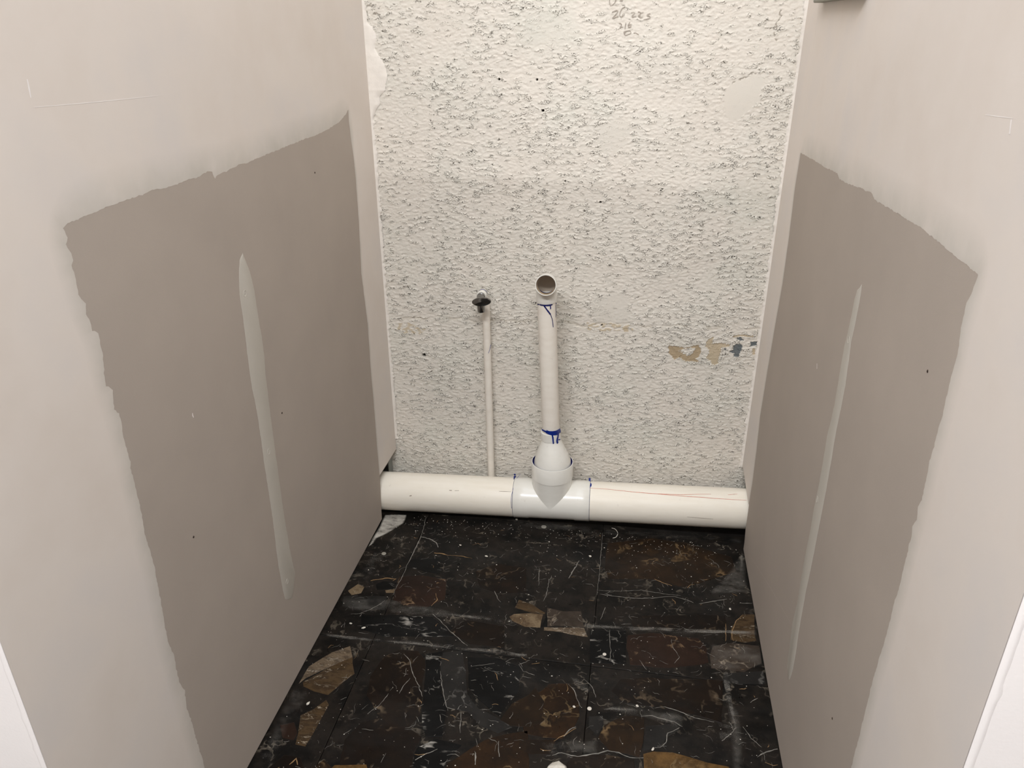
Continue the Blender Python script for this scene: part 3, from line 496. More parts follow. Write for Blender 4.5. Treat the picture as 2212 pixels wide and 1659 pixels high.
# ---- back wall: rough painted block, real relief
def bandnoise(shape, cell, lu, lz, pw=1.0):
    """smooth random field with correlation lengths lu, lz (metres)"""
    nz, nu = shape; W = np.fft.rfft2(rng.standard_normal((nz, nu)))
    fz = np.fft.fftfreq(nz, cell)[:, None]; fu = np.fft.rfftfreq(nu, cell)[None, :]
    q = (fu * lu) ** 2 + (fz * lz) ** 2
    x = np.fft.irfft2(W * q ** (pw / 2) * np.exp(-q * 2.2), s=shape); return x / x.std()
def inside(poly, X, Y):
    r = np.zeros(X.shape, bool); n = len(poly)
    for i in range(n):
        x1, y1 = poly[i]; x2, y2 = poly[(i + 1) % n]
        if y1 == y2: continue
        r ^= ((Y > min(y1, y2)) & (Y <= max(y1, y2)) & (X < x1 + (Y - y1) * (x2 - x1) / (y2 - y1)))
    return r
def segdist(poly, X, Y):
    d = np.full(X.shape, 9.)
    for (x1, y1), (x2, y2) in zip(poly[:-1], poly[1:]):
        l2 = (x2 - x1) ** 2 + (y2 - y1) ** 2 + 1e-12
        t = np.clip(((X - x1) * (x2 - x1) + (Y - y1) * (y2 - y1)) / l2, 0, 1)
        d = np.minimum(d, np.hypot(X - x1 - t * (x2 - x1), Y - y1 - t * (y2 - y1)))
    return d
def ss(a, b, x):
    t = np.clip((x - a) / (b - a), 0, 1); return t * t * (3 - 2 * t)

def build_back_wall():
    cell = .00128
    us = np.arange(-.045, 1.12, cell); zs = np.arange(.05, 1.50, cell)
    sh = (len(zs), len(us)); U, Z = np.meshgrid(us, zs)
    warp = bandnoise(sh, cell, .016, .013, .6); warp2 = bandnoise(sh, cell, .006, .005, .6)
    gate = bandnoise(sh, cell, .020, .0085, .8); big = bandnoise(sh, cell, .14, .11, .2); mid = bandnoise(sh, cell, .045, .035, .4)
    lump = bandnoise(sh, cell, .013, .0075, 1.0); fine = bandnoise(sh, cell, .0045, .0035, 1.0)
    ph = Z / .0125 + .85 * warp + .30 * warp2
    saw = ph - np.floor(ph)                         # rises upward, drops at each step
    step = ss(0.0, .11, saw) * (1 - ss(.16, .95, saw))   # overlapping paint scales, sharp lower lip
    A = ss(-.25, 1.15, gate + .40 * big + .40 * mid - .45 * ss(.95, 1.35, Z))
    smooth_m = np.zeros(sh)
    jit = .004 * mid + .0012 * fine
    for q, am in zip(D['patch']['smooth'], (.95, .75, .65, .5, .55)):
        smooth_m = np.maximum(smooth_m, am * inside(q, U + jit + .002 * lump, Z + jit + .002 * lump))
    k = 1 - smooth_m
    h = k * (.0019 * A * step + .00030 * lump + .00012 * fine) + .0009 * big
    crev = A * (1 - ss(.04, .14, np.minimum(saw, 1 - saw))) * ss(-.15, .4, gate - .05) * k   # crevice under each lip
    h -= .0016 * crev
    # mortar joint, weathered, at the third course
    jl = .590 + .012 * (U / 1.07) + .003 * mid
    jm = np.exp(-((Z - jl) / .0035) ** 2) * ss(-.9, .3, bandnoise(sh, cell, .05, .02, .3)); h -= .0012 * jm
    # brush lines across the filled patch
    # colour of paint, filler, and bare block darkened with painted crevice shade
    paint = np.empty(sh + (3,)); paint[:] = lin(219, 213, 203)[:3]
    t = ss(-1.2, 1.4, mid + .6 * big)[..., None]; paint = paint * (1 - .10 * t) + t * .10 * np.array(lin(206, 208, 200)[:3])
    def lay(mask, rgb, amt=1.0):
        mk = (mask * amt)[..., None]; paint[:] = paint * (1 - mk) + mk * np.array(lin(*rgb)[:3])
    lay(smooth_m, (214, 209, 199), .5)
    lay(crev * ss(-.1, .7, gate), (92, 86, 77), .92)  # bare block plus painted-in shade under each lip
    pit = bandnoise(sh, cell, .005, .003, 1.2) + .55 * gate + .25 * mid - .5 * ss(.9, 1.3, Z)
    pm = ss(2.75, 3.15, pit) * k; h -= .0022 * pm; lay(pm, (52, 48, 44), .95)  # unpainted pores, their shade painted into the colour
    lay(jm, (186, 176, 158), .35)
    P = D['patch']; isl = np.zeros(sh, bool)
    for q in P['island']: isl |= inside(q, U + jit, Z + jit)
    for key, rgb, dep in (('brown1', (172, 152, 122), .0012), ('brown2', (190, 174, 148), .0009), ('slate', (92, 100, 104), .0014), ('beige', (198, 184, 160), .0)):
        for q in P[key]:
            mk = (inside(q, U + jit * .7, Z + jit * .5) & ~isl).astype(float)
            if key == 'beige': mk *= ss(-.2, .8, lump)
            h = np.where(mk > 0, h * .5 - dep, h); lay(mk, rgb, .92)
    for q in D['bigcracks']:
        mk = (1 - ss(.0010, .0024, segdist(q, U + .5 * jit + .0015 * lump, Z + .001 * warp2))) * ss(-1.2, .2, gate); h -= .0016 * mk; lay(mk, (140, 131, 119), .75)
    for (u, z), r in zip(D['holes'], D['hole_r']):
        mk = 1 - ss(r * .6, r, np.hypot(U - u, (Z - z)) + .0004 * fine); h -= .012 * mk; lay(ss(.3, .8, mk), (40, 37, 34), 1)
    rw = .0055 + .0025 * bandnoise(sh, cell, .02, .01, .4)
    V = (BL[None, None] + bu * U[..., None] + bn * h[..., None]); V[..., 2] = Z
    nz, nu = sh
    idx = np.arange(nz * nu, dtype=np.int32).reshape(sh)
    q = np.stack([idx[:-1, :-1], idx[:-1, 1:], idx[1:, 1:], idx[1:, :-1]], -1).reshape(-1, 4)
    V = V.reshape(-1, 3); C = paint.reshape(-1, 3)
    # the relief goes on above the view in a coarser grid
    hu, pu, uu = h[::-3, ::3], paint[::-3, ::3], us[::3]; zu = zs[-1] + np.arange(hu.shape[0]) * 3 * cell
    UU, ZU = np.meshgrid(uu, zu); V2 = BL[None, None] + bu * UU[..., None] + bn * hu[..., None]; V2[..., 2] = ZU
    id2 = len(V) + np.arange(UU.size, dtype=np.int32).reshape(UU.shape)
    q = np.concatenate([q, np.stack([id2[:-1, :-1], id2[:-1, 1:], id2[1:, 1:], id2[1:, :-1]], -1).reshape(-1, 4)])
    V = np.concatenate([V, V2.reshape(-1, 3)]); C = np.concatenate([C, pu.reshape(-1, 3)])
    # plain margins behind the partitions, and the wall's thickness
    ua, ub, uc, ud = -.13, float(us[0]), float(us[-1]), 1.205; za, zb2 = float(zs[0]), float(zu[-1])
    ext = np.array([wall3((ua, -.005), 0), wall3((ud, -.005), 0), wall3((ud, za), 0), wall3((ua, za), 0), wall3((ub, za), 0), wall3((uc, za), 0),
                    wall3((ua, zb2), 0), wall3((ub, zb2), 0), wall3((uc, zb2), 0), wall3((ud, zb2), 0), wall3((ud, WTOP), 0), wall3((ua, WTOP), 0),
                    wall3((ua, -.005), -.19), wall3((ud, -.005), -.19), wall3((ud, WTOP), -.19), wall3((ua, WTOP), -.19)])
    e0 = len(V); V = np.concatenate([V, ext]); C = np.concatenate([C, np.tile(lin(219, 213, 203)[:3], (16, 1))])
    q = np.concatenate([q, e0 + np.array([[0, 1, 2, 3], [3, 4, 7, 6], [5, 2, 9, 8], [6, 9, 10, 11], [13, 12, 15, 14], [11, 10, 14, 15]])]).astype(np.int32)
    me = bpy.data.meshes.new('wall_back'); me.vertices.add(len(V)); me.vertices.foreach_set('co', V.astype(np.float32).ravel())
    me.loops.add(q.size); me.loops.foreach_set('vertex_index', q.ravel()); me.polygons.add(len(q))
    me.polygons.foreach_set('loop_start', np.arange(0, q.size, 4, dtype=np.int32)); me.update(calc_edges=True)
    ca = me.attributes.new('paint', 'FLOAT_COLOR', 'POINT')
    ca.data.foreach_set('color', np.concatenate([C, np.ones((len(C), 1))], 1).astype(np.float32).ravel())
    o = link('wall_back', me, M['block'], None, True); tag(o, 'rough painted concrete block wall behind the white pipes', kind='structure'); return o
WB = build_back_wall()

def jag(pts, step, amp, seed):
    """add fine raggedness to a drawn outline"""
    r = random.Random(seed); out = []; s = 0
    for a, b in zip(pts[:-1], pts[1:]):
        d = math.dist(a, b); k = max(1, int(d / step)); nx, ny = -(b[1] - a[1]) / (d + 1e-9), (b[0] - a[0]) / (d + 1e-9)
        for j in range(k):
            t = j / k; s = .45 * s + r.gauss(0, amp); out.append((a[0] + (b[0] - a[0]) * t + nx * s, a[1] + (b[1] - a[1]) * t + ny * s))
    out.append(tuple(pts[-1])); return out

# ---- side walls: gypsum sheets with compound
def side_wall(name, x, sgn, key, y0, yb, label):
    """sgn=+1: wall on the left, its face looks toward +x"""
    to3 = lambda p, d: (x + sgn * d, p[0], p[1])
    notch = D[key + '_notch']
    sheet = [(y0, .004), (y0, WTOP), (yb, WTOP), (yb, notch[0][1] + .01)] + [tuple(q) for q in notch] + [(notch[-1][0], .004)]
    o = prism(name, sheet, -.0127, 0, to3, M['paper']); tag(o, label, kind='structure')
    # the back face sheet of the partition
    prism('drywall_sheet', [(y0, .004), (y0, WTOP), (yb, WTOP), (yb, .004)], -.12, -.1073, to3, M['paper'], o)
    # metal stud near the block wall, seen in the cut-out over the pipe
    for yy in (yb - .042, yb - .62):
        st = [(yy, -.0135), (yy + .035, -.0135), (yy + .035, -.1065), (yy, -.1065), (yy, -.104), (yy + .0325, -.104), (yy + .0325, -.016), (yy, -.016)]
        prism('metal_stud', st, .0, WTOP, lambda p, d: (x + sgn * p[1], p[0], d), M['steel'], o)
    # joint compound over corner, seam and inside corner
    fr = jag(D[key + '_front'], .004, .0007, 3); tp = jag(D[key + '_top'], .004, .0005, 5); bk = jag(D[key + '_back'], .006, .0003, 9)
    inner = fr + tp + bk
    coarse = D[key + '_front'] + D[key + '_top'] + D[key + '_back']
    m = len(inner); off = []
    cpts = np.array(inner)
    # smoothed outward direction (away from the bare paper)
    cen = np.array([np.mean([p[0] for p in D[key + '_front']]) * .45 + .55 * yb, .35])
    dirs = []
    for i in range(m):
        if i < len(fr): d = np.array([-1., 0])
        elif i < len(fr) + len(tp): d = np.array([0, 1.])
        else: d = np.array([1., 0])
        dirs.append(d)
    dirs = np.array(dirs); ker = 12
    dd = np.array([dirs[max(0, i - ker):i + ker + 1].mean(0) for i in range(m)]); dd /= np.linalg.norm(dd, axis=1)[:, None]
    wd = np.array([.032 if i < len(fr) else (.05 if i < len(fr) + len(tp) else .012) for i in range(m)], float)
    wd = np.convolve(np.pad(wd, 12, mode='edge'), np.ones(25) / 25, 'valid')
    sm = np.array([cpts[max(0, i - 8):i + 9].mean(0) for i in range(m)]); sm[0] = cpts[0]; sm[-1] = cpts[-1]
    offp = sm + dd * wd[:, None]; offp[0, 1] = .004; cpts[0, 1] = .004
    outer = [(min(offp[-1][0] + .001, yb), offp[-1][1] + .002)] if False else []
    outer += [(yb, notch[0][1] + .004), (yb, WTOP), (y0 - .0128, WTOP), (y0 - .0128, .004)]
    last = (offp[-1][0], cpts[-1][1]); offp[-1] = last
    vs = [to3(q, .0001) for q in cpts] + [to3(q, .0009) for q in offp] + [to3(q, .0009) for q in outer]
    fs = [(i, i + 1, m + i + 1, m + i) for i in range(m - 1)]
    fs.append(tuple(range(m, 2 * m)) + tuple(range(2 * m, 2 * m + len(outer))))
    j = mesh('joint_compound', vs, fs, M['mud'], o)
    thin = [1.0] * m + [0.0] * (m + len(outer))
    j.data.attributes.new('thin', 'FLOAT', 'POINT').data.foreach_set('value', thin)
    recalc_dir(j, sgn); tag(j, 'pale joint compound with ragged edges')
    # compound over the screw line
    sp = D[key + '_strip']; sp = jag(sp + [sp[0]], .004, .00035, 21)[:-1]
    cn = np.mean(sp, 0); n = len(sp)
    zc = np.array(sp); ins = []
    for i in range(n):
        t = zc[(i + 3) % n] - zc[i - 3]; nn = np.array([-t[1], t[0]]); nn /= np.linalg.norm(nn) + 1e-9
        p = zc[i] + nn * .003
        if not inside([tuple(a) for a in zc], np.array([p[0]]), np.array([p[1]]))[0]: p = zc[i] - nn * .003
        ins.append(p)
    vs = [to3(q, .0001) for q in sp] + [to3(q, .0008) for q in ins]
    fs = [(i, (i + 1) % n, n + (i + 1) % n, n + i) for i in range(n)] + [tuple(range(n, 2 * n))]
    j = mesh('screw_line_compound', vs, fs, M['strip'], o); recalc_dir(j, sgn); tag(j, 'narrow strip of compound over a line of screws')
    for (yy, zz) in D[key + '_screws']:
        lathe('screw_dimple', to3((yy, zz), .0008), (sgn, 0, 0), [(0, .0065), (.0004, .0058), (-.0004, .0040), (.0002, .0016), (.0003, .0003)], M['strip'], o, 16)
    for (yy, zz) in D[key + '_specks']:
        lathe('dark_speck', to3((yy, zz), .0001), (sgn, 0, 0), [(0, .0022), (.0006, .0016), (.0008, .0002)], M['speck'], o, 8)
    for q in D[key + '_chips']:
        q = smooth_path(q, .01)
        L = math.dist(q[0], q[-1])
        ribbon('scratch', [to3(a, .00102 if a[0] < .86 or a[1] > 1.15 else .00015) for a in q], [(sgn, 0, 0)] * len(q), .0009 if L > .06 else .0028, .00008, M['faint'] if L > .06 and a_min(q) < 1.0 else M['white'], o)
    return o
def a_min(q): return min(a[1] for a in q)
def recalc_dir(o, sgn):
    bm = bmesh.new(); bm.from_mesh(o.data); bmesh.ops.recalc_face_normals(bm, faces=bm.faces)
    if sum(f.normal.x * f.calc_area() for f in bm.faces) * sgn < 0: bmesh.ops.reverse_faces(bm, faces=bm.faces)
    for f in bm.faces: f.smooth = True
    bm.to_mesh(o.data); bm.free()
YF_L, YF_R = .601, .622
WL = side_wall('wall_left', XL, 1, 'l', YF_L, 2.046, 'taupe drywall side wall with pale compound, left of the pipes')
WR = side_wall('wall_right', XR, -1, 'r', YF_R, 2.083, 'taupe drywall side wall with pale compound, right of the pipes')
# outer faces of the opening
wf = box('wall_front_left', (-2.4, YF_L - .0127, .004), (XL, YF_L, WTOP), M['white']); tag(wf, 'white finished wall face at the lower left corner', kind='structure')
wr = box('wall_front_right', (XR, YF_R - .0127, .004), (2.2, YF_R, WTOP), M['white']); tag(wr, 'white finished wall face at the lower right corner', kind='structure')
def bead(parent, x, y, sgn, seed):
    r = random.Random(seed); vs = []; fs = []; n = 260
    for i in range(n):
        z = .005 + i * (WTOP - .01) / (n - 1)
        wd = .0085 + .0009 * r.random() + (.002 if r.random() < .06 else 0)
        vs += [(x, y - .0128, z), (x + sgn * .003, y - .0150, z), (x + sgn * wd * .7, y - .0145, z), (x + sgn * wd, y - .0128, z)]
    for i in range(n - 1):
        for k in range(3): fs.append((i * 4 + k, i * 4 + k + 1, i * 4 + k + 5, i * 4 + k + 4))
    o = mesh('corner_bead', vs, fs, M['white'], parent, True); tag(o, 'ragged white corner bead'); return o
bead(wf, XL, YF_L, -1, 4); bead(wr, XR, YF_R, 1, 8)

# ragged filler down both inside corners
def corner_filler(side, seed):
    r = random.Random(seed); pts = []; plist = D['plaster_' + side]
    zlo = .185 if side == 'l' else .155
    z = 1.46; s = 0
    Wd = 1.0733
    prof = sorted([(q[1], q[0] if side == 'l' else Wd - q[0]) for q in plist])
    while z > zlo:
        s = .6 * s + r.gauss(0, .0011)
        b = .0080 + s + (.004 if r.random() < .04 else 0)
        if prof[0][0] < z < prof[-1][0]:
            b = max(b, float(np.interp(z, [p[0] for p in prof], [p[1] for p in prof])) + .6 * s)
        pts.append((max(.0018, b), z)); z -= .0035
    vs = []; fs = []
    for i, (b, z) in enumerate(pts):
        for k, (t, d) in enumerate(((0, .0060), (.35, .0046), (.8, .0040), (1.0, .0005))):
            u = b * t if side == 'l' else Wd - b * t
            dd = d + .0006 * r.random()
            vs.append(wall3((u, z), dd))
    for i in range(len(pts) - 1):
        for k in range(3): fs.append((i * 4 + k, i * 4 + k + 1, i * 4 + k + 5, i * 4 + k + 4))
    o = mesh('corner_filler', vs, fs, M['caulk'], WB, True); tag(o, 'ragged white filler along the inside corner'); return o
corner_filler('l', 3); corner_filler('r', 6)
# pencilled figures on the block
for q in D['pencil']:
    q = smooth_path(q, .004)
    ribbon('pencil_mark', [wall3(a, .0022) for a in q], [bn] * len(q), .0017, .0002, M['pencil'], WB, False, .5)

# ---- floor
FL = box('floor', (-2.4, -2.2, -.06), (2.2, 2.3, -.014), M['dark']); tag(FL, 'dark marble floor of irregular stone pieces', kind='structure')
ye = [(-.82, 1.905), (-.64, 1.911), (-.325, 1.930), (-.044, 1.946), (.36, 1.948), (.62, 1.948)]
yedge = lambda x: float(np.interp(x, [p[0] for p in ye], [p[1] for p in ye]))
gx = [-1.641, -1.107, -.573, -.039, .495, 1.03]; gy = [-.802, -.258, .286, .830, 1.374, 1.919]
G = .0008
def tile(poly):
    n = len(poly); cx = np.mean(poly, 0)
    ins = [(p[0] + (cx[0] - p[0]) * .004, p[1] + (cx[1] - p[1]) * .004) for p in poly]
    vs = [(p[0], p[1], -.0138) for p in poly] + [(p[0], p[1], -.0006) for p in poly] + [(p[0], p[1], 0) for p in ins]
    fs = [tuple(range(2 * n, 3 * n))] + [(a * n + i, a * n + (i + 1) % n, (a + 1) * n + (i + 1) % n, (a + 1) * n + i) for a in (0, 1) for i in range(n)]
    return recalc(mesh('tile', vs, fs, M['matrix'], FL))
for x0, x1 in zip(gx[:-1], gx[1:]):
    for y0, y1 in zip(gy[:-1], gy[1:]):
        # nothing under or beyond the partitions
        if y0 > .6 and (x1 < XL or x0 > XR): continue
        tile([(x0 + G, y0 + G), (x1 - G, y0 + G), (x1 - G, y1 - G), (x0 + G, y1 - G)])
for x0, x1 in ((-.82, -.573), (-.573, -.039), (-.039, .495)):
    a = max(1.9192, 0); e0, e1 = yedge(x0), yedge(x1)
    if e1 - a < .004: continue
    poly = [(x0 + G, a + G), (x1 - G, a + G), (x1 - G, e1)] + ([(x0 + G, e0)] if e0 > a + .003 else [])
    tile(poly)
def facet(name, poly, z, mat):
    """thin polished stone set in the floor, slightly proud with an eased edge"""
    poly = jag(poly + [poly[0]], .022, .0011, 31 + int(1000 * abs(poly[0][0])))[:-1]
    n = len(poly); c = np.mean(poly, 0)
    pin = []
    for i in range(n):
        d = np.array(c) - np.array(poly[i]); d = d / (np.linalg.norm(d) + 1e-9); pin.append(np.array(poly[i]) + d * .0012)
    vs = [(p[0], p[1], -.004) for p in poly] + [(p[0], p[1], z - .0004) for p in poly] + [(p[0], p[1], z) for p in pin]
    fs = [tuple(range(2 * n, 3 * n))] + [(a * n + i, a * n + (i + 1) % n, (a + 1) * n + (i + 1) % n, (a + 1) * n + i) for a in (0, 1) for i in range(n)]
    return recalc(mesh(name, vs, fs, mat, FL))
for i, (k, poly) in enumerate(D['frag']):
    poly = [[min(max(p[0], XL + .003), XR - .003), p[1]] for p in poly]
    facet('stone_piece', poly, .0004 + .00002 * (i % 9), M[k])
def scatter_pieces():
    r = random.Random(5); kinds = ['black', 'darkbrown', 'slate', 'brown', 'redbrown', 'black', 'darkbrown', 'orange', 'striped']
    # pieces continuing in front of the view
    for i in range(14):
        for j in range(5):
            y = .98 - j * .13 + r.uniform(-.02, .02); x = -.64 + i * .075 + r.uniform(-.02, .02)
            if x > XR - .06: continue
            n = r.randint(5, 7); a0 = r.random() * 6
            ra, rb = r.uniform(.030, .044), r.uniform(.045, .06)
            facet('stone_piece', [[x + ra * math.cos(a0 + 6.283 * k / n) * r.uniform(.8, 1.1), y + rb * math.sin(a0 + 6.283 * k / n) * r.uniform(.8, 1.1)] for k in range(n)], .0004, M[r.choice(kinds)])
scatter_pieces()
# drawn veins and scratches
for k, wd, q in D['vein']:
    q = [(a[0], a[1]) for a in jag(smooth_path(q, .02), .006, .0007, int(abs(q[0][0]) * 999))]
    ribbon('vein', [(a[0], a[1], .0006) for a in q], [(0, 0, 1)] * len(q), wd, .0002, M['vein_' + k], FL, True, .9)
# the countless hairline veins and scuffs
def hairlines():
    r = random.Random(14); vs = []; fs = []; tv = []; tf = []
    for i in range(850):
        x, y = r.uniform(XL + .02, XR - .02), r.uniform(.75, 1.9)
        a = r.gauss(0, .5) if r.random() < .6 else r.gauss(1.4, .5); L = r.uniform(.006, .035); n = 4
        p = []
        for k in range(n):
            p.append((x + math.cos(a) * L * k / n, y + math.sin(a) * L * k / n, .0006)); a += r.gauss(0, .2)
        p = [q for q in p if XL + .005 < q[0] < XR - .005 and q[1] < 1.9]
        if len(p) > 2:
            if r.random() < .93: ribbon('', p, [(0, 0, 1)] * len(p), r.uniform(.0003, .0009), .0001, None, None, True, 1, (vs, fs))
            else: ribbon('', p, [(0, 0, 1)] * len(p), r.uniform(.0005, .0015), .0001, None, None, True, 1, (tv, tf))
    tag(mesh('hairline_veins', vs, fs, M['vein_white'], FL), kind='stuff'); tag(mesh('hairline_veins', tv, tf, M['vein_tan'], FL), kind='stuff')
hairlines()
# plaster dust lying on the floor
dm = {}
for i, (amt, poly) in enumerate(D['dust']):
    if amt not in dm: dm[amt] = dust('plaster_dust_%d' % (amt * 100), amt)
    q = jag(poly + [poly[0]], .02, .002, 40 + i)[:-1]; n = len(q); c = np.mean(q, 0)
    q = [(min(max(p[0], XL + .001), XR - .001), p[1]) for p in q]
    P3 = np.array(q); dirs = []
    for k in range(n):
        t = P3[(k + 2) % n] - P3[k - 2]; nn = np.array([-t[1], t[0]]); nn /= np.linalg.norm(nn) + 1e-9
        e = P3[k] + nn * .003
        if not inside(q, np.array([e[0]]), np.array([e[1]]))[0]: nn = -nn
        dirs.append(nn)
    fe = .006 if amt > .9 else .011
    P2 = P3 + np.array(dirs) * fe
    vs = [(p[0], p[1], .0008) for p in P3] + [(p[0], p[1], .0009) for p in P2]
    fs = [(k, (k + 1) % n, n + (k + 1) % n, n + k) for k in range(n)] + [tuple(range(n, 2 * n))]
    o = recalc(mesh('plaster_dust', vs, fs, dm[amt], FL)); tag(o, kind='stuff')
    o.data.attributes.new('edge', 'FLOAT', 'POINT').data.foreach_set('value', [0.0] * n + [1.0] * n)
# skirting of plaster spilt along the drywall feet
# ---- loose bits on the floor
disc_lab = ['round pale nail head on the dark floor near the left wall', 'round grey nail head on the floor in front of the tee fitting', 'small white dot of plaster on the black stone square', 'small pale dot of plaster beside the amber brown round stone']
for (x, y), r, lab in zip(D['discs'], D['disc_r'], disc_lab):
    nm = 'nail_head' if 'nail' in lab else 'plaster_dot'
    o = lathe(nm, (0, 0, 0), (0, 0, 1), [(0, r), (.0008, r * .97), (.0013, r * .8), (.0011, r * .35), (.0012, .0002)], M['nail'] if 'nail' in lab else M['plaster_bit'], None, 20)
    o.location = (x, y, .0005); tag(o, lab, 'nail' if 'nail' in lab else 'plaster')
def crumb(name, x, y, s, seed, flat=.5):
    r = random.Random(seed); bm = bmesh.new(); bmesh.ops.create_icosphere(bm, subdivisions=1, radius=1)
    for v in bm.verts: v.co = Vector((v.co.x * r.uniform(.7, 1.3) * s * 1.3, v.co.y * r.uniform(.6, 1.2) * s, v.co.z * s * flat * r.uniform(.7, 1.2)))
    lo = min(v.co.z for v in bm.verts)
    for v in bm.verts: v.co.z -= lo
    me = bpy.data.meshes.new(name); bm.to_mesh(me); bm.free()
    o = link(name, me, M['plaster_bit']); o.location = (x, y, .0009); o.rotation_euler.z = r.uniform(0, 3); return o
for i, ((x, y), s_, lab) in enumerate(D['chips']):
    tag(crumb('plaster_crumb', x, y, s_ * .72, i, .4), lab, 'crumb', 'plaster crumbs on the floor')
th = smooth_path([(q[0], q[1], .0016) for q in D['thread']], .004)
tag(sweep('thread', th, [.0008] * len(th), M['plaster_bit'], None, 8), 'short curled pale thread on the floor in front of the right pipe', 'thread')
lx, ly = D['lump']
o = crumb('plaster_lump', lx, ly - .012, .020, 77, .6); tag(o, 'largest white plaster lump, at the bottom edge of the floor view', 'plaster')
def specks():
    r = random.Random(9); vs = []; fs = []
    for i in range(900):
        x, y = r.uniform(XL + .01, XR - .01), r.uniform(.7, 1.9)
        if r.random() < .25: y = 1.905 - abs(r.gauss(0, .05))
        s = r.uniform(.0005, .0015) * (1.6 if r.random() < .08 else 1); a = r.random() * 3; b = len(vs); e = r.uniform(.5, 1)
        for k in range(4):
            t = a + k * math.pi / 2; vs.append((x + s * math.cos(t), y + s * e * math.sin(t), .0007))
        vs.append((x, y, .0007 + s * .7)); fs += [(b + k, b + (k + 1) % 4, b + 4) for k in range(4)]
    tag(mesh('plaster_grit', vs, fs, M['plaster_bit'], None), 'fine white plaster grit scattered over the marble floor', 'grit', kind='stuff')
specks()

# ------------------------------------------------------------------ drain line
A = Vector(D['run'][0]); B = Vector(D['run'][1]); ad = (B - A).normalized(); RL = (B - A).length
s0, s1, s2, s3 = D['tee_s']; tc = Vector(D['tee_c'])
DR = empty('drain_pipe', (tc.x, tc.y, 0)); tag(DR, 'white plastic drain line across the floor with tee, cone reducer and upright riser', 'pipe')
rp = .05886
o = lathe('pipe', A, ad, [(-.10, .0545), (-.10, rp), (s0 + .03, rp), (s0 + .03, .0545)], M['pvc'], None, 72, True); child(o, DR); tag(o, 'cream pipe left of the tee')
o = lathe('pipe', A, ad, [(s3 - .03, .0545), (s3 - .03, rp), (RL + .10, rp), (RL + .10, .0545)], M['pvc'], None, 72, True); child(o, DR); tag(o, 'cream pipe with a red line, right of the tee')
# tee: run with socket bands, branch of the same bore standing on it
rh, rb = .06056, .05923
run = lathe('tee', A, ad, [(s0, .05902), (s0, rh - .0008), (s0 + .0012, rh), (s1 - .003, rh), (s1 + .003, rb), (s2 - .003, rb), (s2 + .003, rh), (s3 - .0012, rh), (s3, rh - .0008), (s3, .05902)], M['pvc_white'], None, 96)
zr, zb = D['rim'][2], D['belt'][2]
br = lathe('tee', (tc.x, tc.y, tc.z), (0, 0, 1), [(0, rb), (zb - tc.z - .003, rb + .0002), (zb - tc.z - .001, .05974), (zb - tc.z, .06098), (zr - tc.z - .001, .06098), (zr - tc.z, .06036), (zr - tc.z, .05912), (zr - tc.z - .012, .05850), (zr - tc.z - .012, .01)], M['pvc_white'], None, 96)
# join the two bodies into the one moulded fitting
bm = bmesh.new(); bm.from_mesh(run.data); bm.from_mesh(br.data); bm.to_mesh(run.data); bm.free(); bpy.data.objects.remove(br)
run.data.polygons.foreach_set('use_smooth', [True] * len(run.data.polygons)); sharp(run); child(run, DR); tag(run, 'glossy white tee fitting')
# cone reducer
nb, nk = D['neckb'], D['neckt']; zz = lambda z: z - zr
o = lathe('reducer', (tc.x, nb[1], zr), (nb[0] - tc.x, 0, nb[2] - zr), [(-.012, .05438), (.003, .05377), (.030, .04501), (.05377, .03502), (zz(nb[2]) - .006, .02915), (zz(nb[2]) - .001, .02760), (zz(nb[2]), .02884), (zz(nk[2]) - .001, .02884), (zz(nk[2]), .02802), (zz(nk[2]), .02421)], M['pvc_white'], None, 64); child(o, DR); tag(o, 'white cone shaped reducer')
o = lathe('primer_ring', (tc.x, tc.y, zr), (0, 0, 1), [(-.011, .05871), (-.0012, .05912), (-.0012, .05830), (-.0065, .05768), (-.0085, .05335)], M['navy'], None, 64); child(o, DR); tag(o, 'ring of dark blue primer')
# riser, leaning slightly
r0, r1 = Vector(nk), Vector(D['rtop']); rd = (r1 - r0).normalized()
o = lathe('riser', r0 - rd * .03, rd, [(0, .02112), (0, .02518), ((r1 - r0).length + .05, .02518), ((r1 - r0).length + .05, .02112)], M['pvc_riser'], None, 56, True); child(o, DR); tag(o, 'upright cream riser pipe')
# elbow with its mouth toward the room
mouth = Vector(D['mouth']); fd = Vector((.02, -1, .14)).normalized()
q0 = r1 + rd * .005; q1 = r1 + rd * .026
path = [q0, q0 + rd * .002, q1]
# quarter bend between the upright and the mouth direction
end0 = mouth - fd * .012; c0 = q1; h0 = rd * .030; h1 = -fd * .026
for i in range(1, 13):
    t = i / 12; p0, p1, p2, p3 = c0, c0 + h0, end0 + h1, end0
    path.append(p0 * (1 - t) ** 3 + p1 * 3 * t * (1 - t) ** 2 + p2 * 3 * t * t * (1 - t) + p3 * t ** 3)
path += [mouth - fd * .001, mouth]
n = len(path); ro = [.02699] + [.02781] * (n - 2) + [.02760]
ri = [.02534] * 3 + [.02431] * (n - 6) + [.02472, .02534, .02565]
o = sweep('elbow', path, ro, M['pvc_white'], None, 56, ri); child(o, DR); tag(o, 'white elbow open toward the room')
bore = sweep('elbow_bore', path[2:], [.02410] * (n - 5) + [.02431, .02472, .02503], M['inside'], None, 48, cap=False); child(bore, o); bore.matrix_parent_inverse = Matrix.Identity(4)
bore.parent = o
